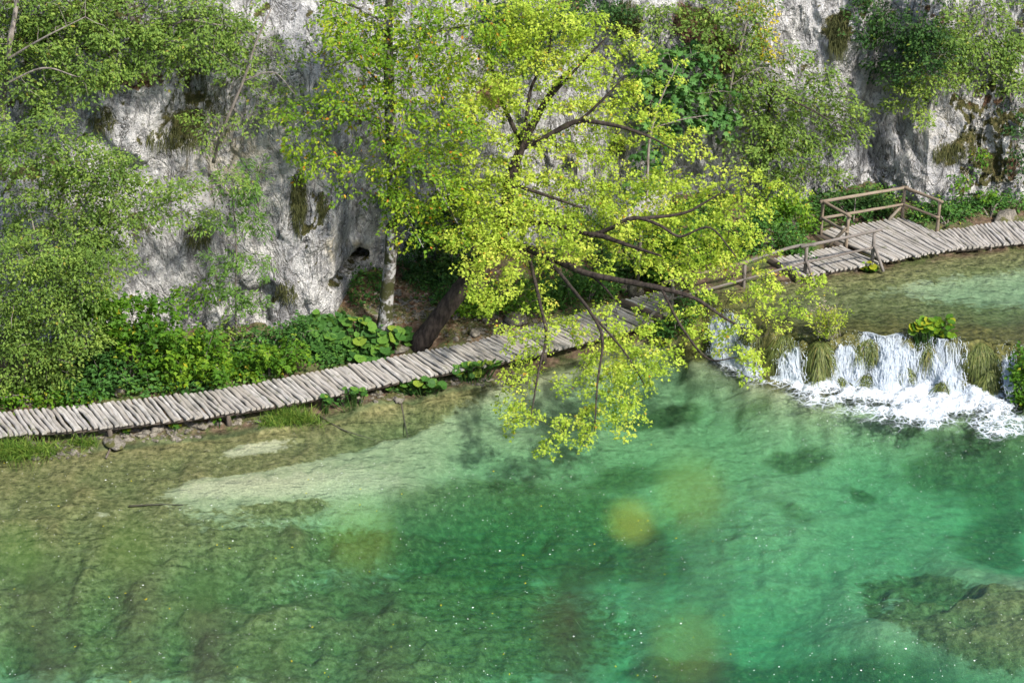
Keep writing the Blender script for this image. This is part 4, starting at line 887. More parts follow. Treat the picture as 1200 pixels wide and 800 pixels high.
# ------------------------------------------------------------------ shrubs and plants on the bank
def bush(name, label, foot, E, leafm, size, kind='ovate', n=36, cat='shrub', group=None, L=.5, W=.36, sd=.3, bias=0., orange=.015, jit=.5, stems=4, dy=0., mat_s='bark_grey'):
    P0 = on_ground(*foot); P0[2] = gz(P0[0], P0[1]); root = thing(name, label, cat, P0, group)
    Y0 = P0[1]
    C = ell(E, lambda px, py: np.minimum(Y0+dy+(foot[1]-py)*.006+RNG.standard_normal(np.shape(px))*sd, cliff_at(px, py)-.1)); C = off_rock(floor_clip(C, .12), .1)
    sk, paths = [], []
    for k in range(stems):
        q = C[RNG.integers(len(C))]; P = smooth_path([P0-DN*.1, P0*.5+q*.5+np.array([0, 0, .15]), q], 9); paths.append(P); sk.append(P)
    g = Geo()
    for P in paths: V, F3, F4 = tube(P, np.linspace(.03, .008, len(P)), 5); g.add(V, F3, F4)
    A, S0, S1, R0, R1 = attach(C, np.vstack(sk), .004, sag=.1); V, F4 = segs(S0, S1, R0, R1, 3); g.add(V, None, F4)
    g.build('stems', MAT[mat_s], root, P0)
    A = norm(A+1e-6+.5*RNG.standard_normal(A.shape)); A[:, 2] = np.abs(A[:, 2])*.3
    g = Geo(); vb = np.clip(RNG.random(len(C))+bias, 0, 1); sprays(g, C, A, n, L, W, size, kind, RNG, .25, orange, vb, jit, .1); g.build('foliage', MAT[leafm], root, P0)
    return root
SB = 'shrubs between the walk and the left rock'
bush('shrub', 'bright green maple leaved shrub beside the feathery tree on the left', (150, 455), [(140, 372, 46, 30, 34), (110, 355, 28, 18, 12), (160, 405, 50, 24, 30), (185, 375, 28, 24, 14)], 'leaf_bright', .13, 'lobed', 34, group=SB)
bush('shrub', 'dark leafy shrub low against the walk, right of the feathery tree', (110, 462), [(115, 430, 34, 26, 30), (150, 445, 34, 16, 18), (85, 455, 30, 10, 12)], 'leaf_broad', .12, 'ovate', 30, group=SB, bias=-.25)
bush('shrub', 'rounded fresh green shrub by the walk below the feathery sapling', (235, 448), [(225, 415, 40, 28, 40), (195, 430, 26, 24, 18), (250, 435, 26, 14, 16)], 'leaf_bright', .12, 'lobed', 34, group=SB, bias=.1)
bush('shrub', 'low yellow green shrub behind the walk, left of the butterbur patch', (315, 440), [(305, 425, 34, 17, 26), (275, 430, 20, 14, 12), (335, 415, 24, 18, 14)], 'leaf_bright', .11, 'lobed', 32, group=SB, bias=.15)
bush('shrub', 'small dark weed patch at the foot of the white rock behind the broad leaves', (315, 415), [(330, 395, 34, 14, 18), (355, 385, 22, 12, 10), (295, 400, 24, 14, 10)], 'leaf_broad', .10, 'ovate', 30, group=SB, bias=-.2)
bush('shrub', 'low herbs under the feathery tree along the left edge of the walk', (40, 475), [(30, 468, 50, 9, 22), (90, 466, 30, 7, 10), (-20, 470, 30, 12, 10)], 'leaf_bright', .1, 'ovate', 28, group=SB, bias=-.1, sd=.15)
bush('shrub', 'brownish green shrub with yellow tips, just left of the white rock foot', (290, 415), [(275, 400, 16, 16, 8), (262, 385, 14, 12, 5)], 'leaf_hazel', .09, 'ovate', 28, group=SB, bias=.2)
SM = 'shrubs on the bank behind the boardwalk'
bush('shrub', 'low green undergrowth right of the leaning trunk foot', (575, 372), [(570, 355, 30, 16, 20), (600, 350, 26, 16, 14), (545, 365, 14, 10, 5)], 'leaf_bright', .10, 'lobed', 28, group=SM)
bush('shrub', 'dark green shrub behind the walk beneath the long horizontal limb', (690, 352), [(650, 345, 36, 18, 26), (690, 335, 36, 22, 26), (640, 365, 20, 10, 8)], 'leaf_broad', .10, 'ovate', 30, group=SM, bias=-.1)
bush('shrub', 'shaded ivy shrub between the limbs, left of the crooked grey pole', (735, 332), [(730, 300, 36, 26, 30), (755, 320, 26, 14, 12)], 'leaf_dark', .10, 'ovate', 30, group=SM, bias=.1)
bush('shrub', 'light green bush behind the sloping handrail, between the two grey poles', (805, 322), [(800, 295, 34, 22, 26), (775, 312, 22, 12, 9), (830, 280, 26, 18, 14)], 'leaf_bright', .10, 'lobed', 30, group=SM)
bush('shrub', 'green shrub beside the white rock, left of the lookout platform', (905, 296), [(885, 265, 30, 22, 24), (915, 278, 26, 18, 18), (870, 290, 22, 12, 9), (935, 290, 16, 10, 8)], 'leaf_broad', .10, 'ovate', 30, group=SM)
bush('shrub', 'yellow green bush touching the left corner of the lookout railing', (935, 275), [(930, 245, 24, 20, 22), (945, 262, 14, 14, 10), (915, 240, 16, 14, 8)], 'leaf_bright', .09, 'lobed', 32, group=SM, bias=.3)
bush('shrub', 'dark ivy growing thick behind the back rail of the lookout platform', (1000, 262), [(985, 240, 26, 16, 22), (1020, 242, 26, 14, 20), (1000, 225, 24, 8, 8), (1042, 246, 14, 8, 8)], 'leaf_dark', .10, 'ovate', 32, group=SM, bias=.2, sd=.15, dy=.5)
bush('shrub', 'low green bush right of the lookout railing, under the white rock', (1110, 262), [(1115, 252, 24, 12, 20), (1080, 250, 14, 10, 9), (1100, 240, 14, 8, 6)], 'leaf_broad', .09, 'ovate', 30, group=SM, sd=.15, dy=.3)
bush('shrub', 'strip of low plants along the rock foot behind the far right walk', (1160, 255), [(1150, 243, 26, 9, 18), (1185, 238, 24, 10, 14), (1130, 232, 14, 8, 6)], 'leaf_broad', .09, 'ovate', 28, group=SM, bias=.1, sd=.2, dy=.5)
bush('shrub', 'glossy dark green bush leaning out over the falls at the right edge', (1212, 470), [(1204, 440, 15, 34, 26), (1198, 470, 12, 16, 10), (1225, 450, 26, 50, 24)], 'leaf_bright', .11, 'ovate', 32, bias=-.2, sd=.2)
bush('shrub', 'bushy plant with grey twigs at the waterline under the bridge end', (790, 398), [(785, 385, 24, 13, 18), (815, 378, 18, 10, 9)], 'leaf_broad', .10, 'ovate', 26, bias=-.1, sd=.15)

def broad_plant(label, foot, E, size, group, leafm='leaf_broad', bias=0., dens=1, dy=0., rise=.006):
    """clump of big round leaves, each on its own stalk"""
    P0 = on_ground(*foot); P0[2] = gz(P0[0], P0[1]); root = thing('broad_leaf_plant', label, 'plant', P0, group)
    px, py = [], []
    for cx, cy, rx, ry, n in E:
        a = RNG.random(n)*6.28; r = RNG.random(n)**.5; px.append(cx+rx*r*np.cos(a)); py.append(cy+ry*r*np.sin(a))
    px, py = np.concatenate(px), np.concatenate(py)
    C = floor_clip(on_y(px, py, P0[1]+dy+(foot[1]-py)*rise*4+RNG.standard_normal(len(px))*.12), .12); C = off_rock(C, .1)
    gb = ground(C[:, 0], C[:, 1])[0]; base = np.stack([C[:, 0]*.6+P0[0]*.4*1, C[:, 1]*.6+P0[1]*.4, np.zeros(len(C))], -1); base[:, 2] = np.minimum(ground(base[:, 0], base[:, 1])[0], C[:, 2])-.03
    g = Geo(); V, F4 = segs(base, C, np.full(len(C), .012), np.full(len(C), .008), 4); g.add(V, None, F4); g.build('stalks', MAT['leaf_pale'], root, P0)
    n = len(C); D = RNG.standard_normal((n, 3)); D[:, 2] = -.25; D[:, 1] -= .5; N_ = np.array([.1, -.35, 1.])+np.array([.42, .42, .3])*RNG.standard_normal((n, 3)); S = size*RNG.uniform(.35, 1.25, n)
    g = Geo(); leaves(g, C-norm(D)*S[:, None]*.4, D, N_, S, np.clip(RNG.random(n)+bias, 0, 1)*.95, 'round'); g.build('leaves', MAT[leafm], root, P0)
BG = 'clumps of broad round leaves'
broad_plant('large patch of big round butterbur leaves between the white rock and the pale trunk', (410, 425), [(400, 395, 46, 28, 150), (370, 385, 28, 20, 50), (430, 410, 28, 16, 55), (455, 395, 18, 16, 26), (385, 415, 30, 12, 40)], .38, BG)
broad_plant('few big leaves at the foot of the leaning trunk', (475, 402), [(468, 392, 14, 10, 14), (480, 400, 9, 6, 7)], .36, BG, bias=-.1)
broad_plant('long row of round light green leaves on the lake side of the walk', (500, 462), [(495, 450, 26, 8, 34), (470, 455, 18, 6, 18)], .26, BG, bias=.2, rise=0.)
broad_plant('round leaves on the lake side of the walk nearest the hanging branches', (550, 447), [(548, 433, 22, 8, 30), (575, 424, 12, 6, 10)], .26, BG, bias=.25, rise=0.)
broad_plant('small leafy clump between the grass tuft and the blue grey stone', (415, 476), [(412, 460, 18, 7, 22), (390, 468, 12, 5, 10)], .2, BG, bias=0., rise=0.)
broad_plant('little leafy clump touching the right side of the long grass tuft', (378, 483), [(378, 468, 11, 6, 13)], .2, BG, bias=.05, rise=0.)
broad_plant('bright round leaved plant rooted on the lip of the waterfall', (1093, 396), [(1090, 381, 20, 10, 46), (1105, 388, 14, 7, 20), (1112, 374, 5, 4, 4), (1072, 384, 8, 6, 8), (1090, 402, 6, 7, 6)], .27, BG, 'leaf_bright', .2, rise=0.)
broad_plant('small bright plant at the foot of the upper handrail post', (1018, 318), [(1018, 313, 9, 6, 20)], .26, BG, 'leaf_bright', .2, rise=0.)
broad_plant('blue green leaves by the stump end of the bridge, beneath the step', (768, 388), [(768, 381, 16, 8, 22)], .28, BG, bias=-.2, rise=0.)
for i, (lb, px, py) in enumerate([('tiny weed between shore stones, right of the ochre slab', 150, 509), ('tiny weed at the walk edge near the second bend', 206, 503), ('tiny weed on the shore strip, right of the second bend', 253, 496), ('tiny weed last on the shore strip before the long grass', 270, 495)]):
    broad_plant(lb, (px, py), [(px, py-5, 6, 4, 12)], .14, 'tiny weeds on the shore strip', 'leaf_bright', .1, rise=0.)

def blades(g, B, D, Ln, w, droop, var, nseg=4):
    """curved tapering grass blades from B in direction D"""
    n = len(B); D = norm(D); Sd = norm(np.cross(D, np.array([0, 0, 1.])+.3*RNG.standard_normal((n, 3)))); t = np.linspace(0, 1, nseg+1)
    P = B[:, None]+D[:, None]*(Ln[:, None]*t)[..., None]-DN*((droop*Ln)[:, None]*t**2)[..., None]
    ww = (w*(1-t*.9))[None, :, None]
    V = np.concatenate([P-Sd[:, None]*ww, P+Sd[:, None]*ww], 2).reshape(n, nseg+1, 2, 3).reshape(-1, 3)
    b = (np.arange(n)*(nseg+1)*2)[:, None]+np.arange(nseg)[None]*2
    g.add(V, None, np.stack([b, b+1, b+3, b+2], -1).reshape(-1, 4), var=np.repeat(var, (nseg+1)*2))
def grass_tuft(label, foot, rx, n, Lm, group='grass tufts at the water edge', ry=.25, up_=1.0):
    P0 = on_ground(*foot); P0[2] = gz(P0[0], P0[1])
    B = P0+np.stack([np.clip(RNG.standard_normal(n), -2, 2)*rx*.5, RNG.standard_normal(n)*ry*.5, np.zeros(n)], -1); B[:, 2] = ground(B[:, 0], B[:, 1])[0]-.02
    D = np.stack([.45*RNG.standard_normal(n), -.25+.45*RNG.standard_normal(n), np.full(n, up_)], -1)
    g = Geo(); blades(g, B-P0, D, Lm*RNG.uniform(.5, 1.2, n), .011, RNG.uniform(.2, .75, n), RNG.random(n)); o = g.build('grass_tuft', MAT['grass']); o.location = P0.tolist(); tag(o, label, 'grass', group)
grass_tuft('large grass tuft at the left edge in front of the walk', (20, 533), 1.0, 800, 1.15)
grass_tuft('thin grass tuft between the large left tuft and the ochre slab', (98, 521), .4, 220, .7)
grass_tuft('small grassy weed on the shore beside the large left tuft', (60, 527), .4, 220, .6)
grass_tuft('long bladed grass tuft leaning over the water near the middle left of the walk', (346, 493), .75, 560, .95)
grass_tuft('short grass tuft just left of the long bladed tuft', (318, 496), .4, 220, .6)

# flowering weed on the barrier
P0 = on_ground(972, 394); P0[2] = gz(P0[0], P0[1]); fw = thing('flowering_weed', 'tall yellow green weed with faded pink seed heads on the mossy waterfall lip', 'plant', P0)
C = ell([(965, 375, 16, 22, 34), (985, 360, 14, 14, 14), (950, 362, 12, 14, 12)], lambda px, py: P0[1]+RNG.standard_normal(np.shape(px))*.2); C[:, 2] = np.maximum(C[:, 2], 1.4)
B = np.tile(P0, (len(C), 1))+np.stack([RNG.standard_normal(len(C))*.15, RNG.standard_normal(len(C))*.1, np.zeros(len(C))], -1)
g = Geo(); V, F4 = segs(B-P0, C-P0, np.full(len(C), .008), np.full(len(C), .004), 3); g.add(V, None, F4); g.build('stems', MAT['bark_grey'], fw)
g = Geo(); sprays(g, B*.35+C*.65-P0, np.array([[0, 0, 1.]])+.4*RNG.standard_normal((len(C), 3)), 16, .5, .14, .085, 'long', bias if False else RNG, .2, .0, None, .6); g.build('foliage', MAT['leaf_lime'], fw)
top = C[:24]-P0; g = Geo(); sprays(g, top+DN*.06, np.array([[0, 0, 1.]])+.5*RNG.standard_normal((24, 3)), 14, .16, .1, .035, 'ovate', RNG, 0, 0, None, .9); g.build('blossoms', MAT['flower'], fw)

# hanging moss and dry grass on the rock face
HM = 'hanging moss tufts on the rock'
for i, (lb, px, py, rx, ry, n, Lm) in enumerate([
    ('long dark moss stripe hanging on the white rock, upper left of the cave', 350, 235, 9, 36, 420, .42), ('shorter dark moss stripe right beside the long stripe', 377, 240, 6, 18, 150, .35),
    ('brown mossy drape on the grey rock ribs, left of the airy tree', 238, 125, 40, 44, 380, .4), ('olive moss drape at the foot of the grey rock ribs', 205, 160, 34, 14, 300, .45),
    ('moss drape under the big bushy tree branches', 232, 275, 16, 14, 200, .4), ('hanging grass tuft on the rock under the top edge near the centre', 735, 15, 14, 18, 240, .6),
    ('long mossy beard below the dark bush, top right', 982, 38, 11, 22, 330, .6), ('small moss beard on the rock behind the lime tree limb', 722, 172, 10, 10, 140, .4), ('moss patch on the white rock right of the blue shaded face', 1112, 178, 20, 12, 180, .3),
    ('moss patch low on the white rock above the broad leaves', 336, 342, 14, 14, 160, .28), ('moss cushion on the ledge under the curved dark trunk', 120, 140, 16, 14, 160, .35)]):
    a = RNG.random(n)*6.28; r = np.sqrt(RNG.random(n)); qx, qy = px+rx*r*np.cos(a), py+ry*r*np.sin(a); P = on_y(qx, qy, cliff_at(qx, qy))
    for _ in range(3):
        yy = np.array([cliff_true(p[0], p[2]) for p in P]); P = on_y(qx, qy, yy)
    P[:, 1] -= .01; c0 = P.mean(0)
    D = np.stack([.35*RNG.standard_normal(n), np.full(n, -.8), .1+.4*RNG.standard_normal(n)], -1); g = Geo(); blades(g, P-c0, D, Lm*RNG.uniform(.4, 1., n)*.8, .014, RNG.uniform(.7, 1.5, n), RNG.random(n)); o = g.build('hanging_moss', MAT['moss_dry']); o.location = c0.tolist(); tag(o, lb, 'moss', HM)

# fallen leaves on the bank and ledges
px, py = scatter_px([(440, 350, 60, 45), (560, 380, 60, 20), (620, 385, 40, 12), (760, 340, 30, 12), (480, 400, 60, 10), (1150, 250, 60, 8), (420, 330, 30, 30)], 2600); P = ground_px(px, py)+DN*.015; n = len(P)
g = Geo(); D = RNG.standard_normal((n, 3))*np.array([1, 1, .2]); leaves(g, P, D, np.array([0, 0, 1.])+.35*RNG.standard_normal((n, 3)), RNG.uniform(.05, .11, n), RNG.random(n), 'ovate'); tag(g.build('leaf_litter', MAT['litter']), 'brown fallen leaves covering the bank under the trees', 'leaf litter', kind='stuff')

px, py = scatter_px([(1000, 245, 110, 22), (1150, 240, 70, 18), (900, 280, 50, 30), (820, 275, 80, 36), (860, 250, 60, 16), (720, 315, 100, 36), (620, 350, 60, 22), (520, 350, 40, 20), (300, 420, 110, 26), (150, 455, 160, 12), (430, 340, 30, 20)], 24000)
P = ground_px(px, py); sback = P[:, 1]-y_back(P[:, 0]); k = (sback > .15) & (vnoise(P[:, 0]*.9, P[:, 1]*.9, 0*px, 6)+.55 > RNG.random(len(px))*.9) & (P[:, 1] < cliff_y(P[:, 0], P[:, 2])+.3); P = P[k]; n = len(P); P = P+DN*(RNG.random(n)**1.5*.42)[:, None]
g = Geo(); leaves(g, P, RNG.standard_normal((n, 3))*np.array([1, 1, .3]), np.array([.1, -.3, 1.])+.5*RNG.standard_normal((n, 3)), RNG.uniform(.08, .17, n), np.clip(.2+.35*vnoise(P[:, 0]*.7, P[:, 1]*.7, 0*P[:, 0], 9)+.6*RNG.random(n), 0, .93), 'ovate'); tag(g.build('ground_cover', MAT['leaf_broad']), 'low ivy and herbs covering the bank at the foot of the rock', 'ground cover', kind='stuff')

# ------------------------------------------------------------------ cascade
def fall(label, x0, x1, n, reach=.95, seed=0, heavy=1.):
    rg = np.random.default_rng(seed); xs = np.arange(x0, x1, .05); t = np.linspace(0, 1, 26); XX, TT = np.meshgrid(xs, t); yl = y_lip(XX)
    bulge = .16*fbm(XX*1.6, TT*2.5, 0*XX, 55, 3); run = np.interp(TT, [0, .35, 1], [.02, .24, reach+.25])
    YY = yl+.12-run*1.05+bulge*-TT*.8; ZZ = np.interp(TT, [0, .05, .35, 1], [1.31, 1.29, .86, .02])+(.20*fbm(XX*2.3, TT*4, 0*XX, 58, 4)+.10*fbm(XX*6, TT*10, 0*XX, 59, 3))*sstep(.2, .45, TT)*sstep(1.05, .8, TT)
    gzv = ground(XX.ravel(), YY.ravel())[0].reshape(XX.shape); ZZ = np.maximum(ZZ, gzv+.03); ZZ[0] = np.maximum(gzv[0]+.01, Z_UP+.005)
    edge_ = np.minimum(sstep(0, .35, XX-x0), sstep(0, .35, x1-XX))
    dens = np.clip((.06+.78*sstep(.1, .62, TT)+.60*fbm(XX*1.5, TT*1.2, 0*XX, 91, 4)*(1-.45*TT))*heavy, 0, 1)*edge_
    org = np.array([(x0+x1)/2, float(y_lip((x0+x1)/2))-.5, 0.]); root = thing('waterfall', label, 'waterfall', org, 'white cascades between the two lake levels')
    mk('sheet', np.stack([XX, YY, ZZ], -1).reshape(-1, 3)-org, grid_faces(26, len(xs)), MAT['fall'], root, dict(dens=dens.ravel()), True)
    # braided strands and flung drops
    n = int(n*.65); g = Geo(); sx = rg.random(n)*(x1-x0)+x0; k = 9; tt = np.linspace(0, 1, k)
    t0 = rg.random(n)*.8; dn = dens[(t0*25).astype(int), np.clip(((sx-x0)/.05).astype(int), 0, len(xs)-1)]; keep = rg.random(n) < dn*1.3; sx = sx[keep]; t0 = t0[keep]; n = len(sx)
    t1 = np.minimum(1, t0+rg.uniform(.08, .3, n)); T_ = t0[:, None]+(t1-t0)[:, None]*tt
    from_x = sx[:, None]+.05*np.cumsum(rg.standard_normal((n, k)), 1)*.5+tt*rg.standard_normal((n, 1))*.10*T_; ix = np.clip(((from_x-x0)/.05).astype(int), 0, len(xs)-1); it = np.clip((T_*25).astype(int), 0, 25)
    Pp = np.stack([from_x, YY[it, ix]-.02-.06*rg.random((n, 1)), ZZ[it, ix]+.012+.05*rg.random((n, 1))*np.minimum(1, T_*3)], -1); w = (rg.uniform(.004, .016, (n, 1))*np.sin(np.pi*np.clip(tt*.9+.05, 0, 1)))[..., None]
    V = np.concatenate([Pp-np.array([1, 0, .15])*w, Pp+np.array([1, 0, .15])*w], 2).reshape(-1, 3); b = (np.arange(n)*k*2)[:, None]+np.arange(k-1)[None]*2
    g.add(V-org, None, np.stack([b, b+1, b+3, b+2], -1).reshape(-1, 4))
    nd = int(n*3.5); dx = rg.random(nd)*(x1-x0)+x0; q = .15+.85*rg.random(nd)**.7; ix = np.clip(((dx-x0)/.05).astype(int), 0, len(xs)-1); it = np.clip((q*25).astype(int), 0, 25)
    Pd = np.stack([dx, YY[it, ix]-.05-.25*rg.random(nd), ZZ[it, ix]+.03+.22*rg.random(nd)**2], -1)
    for p in Pd: g.add(IV[:12]*rg.uniform(.005, .015)+p-org, IF[:0] if False else IF)
    g.build('water_sprays', MAT['strand'], root)
bm = _b.new(); _b.ops.create_icosphere(bm, subdivisions=1, radius=1.0); bm.free()
def lx(px, py=394): return float(on_z(px, py, Z_UP)[0])
_IV, _IF = IV, IF
bm = _b.new(); _b.ops.create_icosphere(bm, subdivisions=1, radius=1.0); IV = np.array([v.co[:] for v in bm.verts]); bm.free()
IV = np.array([(0, 0, 1.3), (1, 0, 0), (0, 1, 0), (-1, 0, 0), (0, -1, 0), (0, 0, -1.3)]); IF = np.array([(0, 1, 2), (0, 2, 3), (0, 3, 4), (0, 4, 1), (5, 2, 1), (5, 3, 2), (5, 4, 3), (5, 1, 4)])
fall('wide white cascade in the middle, tumbling over moss below the bright round leaved plant', lx(972), lx(1132), 1500, .95, 3, 1.15)
fall('narrow cascade pouring out under the bridge behind the hanging lime branches', lx(826, 358), lx(888, 380), 600, 1.1, 4, 1.2)
fall('thin streaks of water between two mossy humps, left of the wide cascade', lx(905), lx(946), 300, .8, 5, .85)
fall('bluish chute of water at the far right between the grassy hump and the dark bush', lx(1166, 400), lx(1196, 402), 380, 1.25, 6, 1.1)

WM = 'mossy humps of the cascade'
def hump(label, px, rx, out, top, bot, n, seed, yoff=0.):
    """moss covered tufa hump with wet grass hanging down it"""
    x = lx(px); y = float(y_lip(x)); org = np.array([x, y, bot]); root = thing('mossy_hump', label, 'mossy rock', org, WM)
    th = np.linspace(0, 2*np.pi, 28, endpoint=False); ph = np.linspace(0, 1, 14); TH, PH = np.meshgrid(th, ph)
    prof = np.sin(np.clip(1-PH, 0, 1)*np.pi/2)**.55; hh = top-bot
    nz = 1+.38*fbm(np.cos(TH)*1.8+seed, np.sin(TH)*1.8, PH*2.5, seed, 4)
    Vx = np.cos(TH)*rx*prof*nz; Vy = np.sin(TH)*out*prof*nz+yoff; Vz = (PH)*hh*(.96+.06*nz)
    k = np.arange(28); F = []
    for i in range(13): F += [(i*28+a, i*28+(a+1) % 28, (i+1)*28+(a+1) % 28, (i+1)*28+a) for a in k]
    mk('tufa', np.stack([Vx, Vy, Vz-.25], -1).reshape(-1, 3), np.array(F), MAT['stone_dark'], root, None, True)
    rg = np.random.default_rng(seed); a = rg.uniform(np.pi*.85, np.pi*2.15, n); p = np.sqrt(rg.random(n))*.92+.08; pr = np.sin(np.clip(1-p, 0, 1)*np.pi/2)**.55
    nb_ = 1+.38*fbm(np.cos(a)*1.8+seed, np.sin(a)*1.8, p*2.5, seed, 4); B = np.stack([np.cos(a)*rx*pr*nb_*1.02, np.sin(a)*out*pr*nb_*1.02+yoff, p*hh-.25+.03], -1)
    D = np.stack([np.cos(a)*.7+.4*rg.standard_normal(n)+.5*vnoise(a*2.5, p*2, 0*p+3, seed), np.sin(a)*.9-.35+.2*rg.standard_normal(n), .25+.25*rg.standard_normal(n)], -1)
    g = Geo(); blades(g, B, D, rg.uniform(.12, .7, n)*(.6+.5*vnoise(a*3, p*3, 0*p, seed)), .012, rg.uniform(.9, 1.9, n), np.clip(rg.random(n)*.8+.2*np.repeat(rg.random(n//8+1), 8)[:n], 0, 1), 5); g.build('hanging_grass', MAT['wet_moss'], root)
hump('tall ochre and green mossy hump beneath the faded flowering weed', 961, .50, .85, 1.34, .0, 1400, 2)
hump('pale green grassy hump with water streaks, left part of the wide cascade', 1022, .8, .52, 1.36, .45, 1100, 3, .0)
hump('greyish mossy hump between two water curtains, left of the ochre hump', 922, .6, .5, 1.34, .25, 900, 4)
hump('broad shaggy grass hump at the right end of the wide cascade', 1150, .9, .85, 1.38, .05, 2400, 5, -.05)
hump('long brown tassel of wet grass hanging low from the shaggy hump', 1154, .34, .5, .8, -.1, 600, 6, -.8)
hump('small green tuft amid the white water, lower left of the wide cascade', 1014, .24, .26, .55, -.05, 220, 7, -.95)
hump('dark mossy rock poking out of the foaming water, right of centre', 1101, .26, .28, .62, -.05, 120, 8, -.95)
hump('brown moss knob half veiled by water in the middle of the cascade', 1061, .28, .25, .75, .0, 200, 9, -.7)
hump('dark mossy ledge under the bright round leaved plant', 1088, .5, .48, 1.33, .5, 420, 10, .0)
hump('rounded brown green cushion on the lip, right of the bridge', 890, .6, .5, 1.32, .2, 800, 11, .1)
hump('low olive mossy knob left of the small green tuft', 985, .2, .24, .45, -.05, 150, 12, -.95)
stone('boulder', 'dark mossy boulder at the waterline beneath the bridge end', on_z(800, 392, .15), .5, MAT['stone_dark'], None, 'boulder', 5, (1.1, .9, .7))

# foam on the pool
fx = np.arange(lx(790), lx(1260), .07); fy = np.arange(53.5, 61.5, .07); FX, FY = np.meshgrid(fx, fy); fpx, fpy = project(np.stack([FX, FY, 0*FX], -1))
dn = blobs(fpx, fpy, [(1050, 445, 100, 12, 2, .9), (930, 428, 60, 8, 4, .5), (1100, 455, 60, 14, 4, .5), (855, 402, 40, 16, 20, .5), (1060, 460, 90, 16, 3, 1.15), (1010, 445, 70, 12, 0, .8), (1110, 468, 40, 12, 8, .7), (930, 434, 60, 9, 5, .75), (850, 408, 44, 16, 15, .8), (1165, 470, 34, 16, 10, .7), (1190, 495, 22, 14, 10, .6), (1060, 480, 90, 12, 0, .3), (1090, 492, 14, 22, 25, .25), (1150, 500, 40, 10, 0, .3), (960, 450, 60, 12, 8, .4), (860, 425, 60, 8, 0, .35), (1050, 474, 140, 32, 4, .50), (930, 440, 90, 18, 8, .35), (1150, 490, 60, 24, 10, .3), (860, 415, 60, 20, 15, .3), (1040, 490, 150, 26, 6, .22), (1095, 500, 10, 34, 28, .3), (1060, 490, 10, 26, 40, .25), (1150, 515, 50, 8, -10, .3), (940, 455, 90, 20, 8, .2), (900, 440, 60, 12, 0, .25)])
dn = dn*(.86+.34*fbm(FX*1.1, FY*1.5, 0*FX, 24, 4))
dn = np.clip(dn*.86, 0, .92); FZ = .012+.30*np.clip(dn-.5, 0, 1)*(.5+fbm(FX*3, FY*3, 0*FX, 14, 5)); FZ = np.maximum(FZ, .01)
F = grid_faces(len(fy), len(fx)); gh = ground(FX.ravel(), FY.ravel())[0]; ok = (dn.ravel()[F].max(1) > .04) & (gh[F].min(1) < .25); F = F[ok]; used, inv = np.unique(F, return_inverse=True)
o = mk('foam', np.stack([FX, FY, FZ], -1).reshape(-1, 3)[used], inv.reshape(F.shape), MAT['foam'], attrs=dict(dens=dn.ravel()[used]), smooth=True)
tag(o, 'white foam spreading over the green pool at the foot of the cascades', 'foam', kind='stuff')

# flecks and drifting leaves on the water
n = 2600; px = RNG.random(n)*1240-20; py = 540+RNG.random(n)**.9*280; n2 = 260; px = np.concatenate([px, 880+RNG.random(n2)*320]); py = np.concatenate([py, 480+RNG.random(n2)*90]); P = on_z(px, py, .006); n = len(P)
k = np.abs(vnoise(P[:, 0]*.6, P[:, 1]*.6, 0*px, 4))*1.2+.25 > RNG.random(n); P = P[k]; n = len(P); r = (.005+.010*RNG.random(n)**2)*np.where(RNG.random(n) < .05, 2, 1)
ang = np.linspace(0, 6.28, 6, endpoint=False); ring = np.stack([np.cos(ang), np.sin(ang), 0*ang], -1); V = np.concatenate([P[:, None]+ring[None]*r[:, None, None], (P+DN*.006)[:, None]], 1).reshape(-1, 3)
b = (np.arange(n)*7)[:, None]; F = np.stack([np.stack([b[:, 0]+i, b[:, 0]+(i+1) % 6, b[:, 0]+6], -1) for i in range(6)], 1).reshape(-1, 3)
tag(mk('floating_flecks', V, F, MAT['fleck']), 'tiny pale flecks of foam and seed fluff drifting on the lake', 'flecks', kind='stuff')
n = 60; px = RNG.random(n)*900; py = 520+RNG.random(n)*280; P = on_z(px, py, .008); P = P[ground(P[:, 0], P[:, 1])[0] < -.03]; n = len(P)
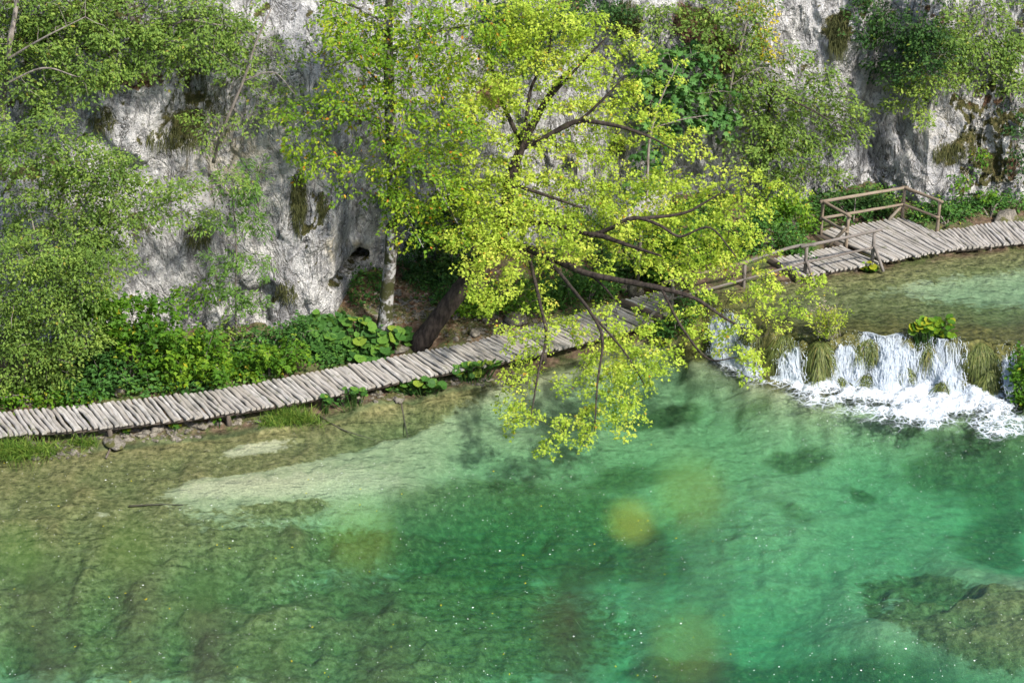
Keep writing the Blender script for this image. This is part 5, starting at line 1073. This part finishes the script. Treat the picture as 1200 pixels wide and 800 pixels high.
g = Geo(); leaves(g, P, RNG.standard_normal((n, 3))*np.array([1, 1, .03]), np.tile([0, 0, 1.], (n, 1))+.05*RNG.standard_normal((n, 3)), RNG.uniform(.05, .09, n), RNG.random(n), 'ovate')
tag(g.build('floating_leaves', MAT['leaf_yellow']), 'scattered yellow leaves floating on the lake', 'leaves', kind='stuff')

# ------------------------------------------------------------------ out of focus twigs growing up from the photographer's ledge
def near_twig(label, root_p, tips, mat, size):
    root_p = np.array(root_p, float); t = thing('twig', label, 'twig', root_p, 'blurred twigs close to the viewpoint'); g = Geo(); gl = Geo()
    C = np.array([on_z(px, py, 0)*(d/np.linalg.norm(on_z(px, py, 0)-np.array([0, 0, CAM_H])))+np.array([0, 0, CAM_H])*(1-d/np.linalg.norm(on_z(px, py, 0)-np.array([0, 0, CAM_H]))) for px, py, d in tips])
    for c in C:
        P = smooth_path([root_p*0, (c-root_p)*.55+np.array([0, .05, -.12]), c-root_p], 10); V, F3, F4 = tube(P, np.linspace(.005, .0025, 10), 5); g.add(V, F3, F4)
    g.build('stems', MAT['bark_dark'], t)
    n = len(C); leaves(gl, C-root_p-np.array([0, 0, size*.5]), RNG.standard_normal((n, 3))*.5+np.array([0, 0, 1.]), np.array([0, -1, .5])+.4*RNG.standard_normal((n, 3)), size*RNG.uniform(.8, 1.2, n), RNG.random(n)*.8, 'ovate'); gl.build('leaves', mat, t)
near_twig('blurred twig tips with yellow green leaves before the middle of the lake', (.12, .62, 31.45), [(755, 598, 1.35), (757, 612, 1.3),  (828, 586, .85), (806, 765, .85), (420, 630, .85)], MAT['leaf_lime'], .019)
near_twig('blurred dark twig with brownish leaves before the lower centre of the lake', (.02, .62, 31.45), [(660, 728, 1.2), (655, 745, 1.15), (660, 690, 1.0), (690, 655, .95)], MAT['moss_dry'], .022)
near_twig('blurred olive twig tips before the lower left of the lake', (-.25, .62, 31.45), [(242, 688, 1.3), (248, 700, 1.25), (238, 696, 1.28), (318, 772, 1.1), (30, 650, 1.15), (60, 660, 1.1), (160, 640, 1.05)], MAT['leaf_broad'], .024)
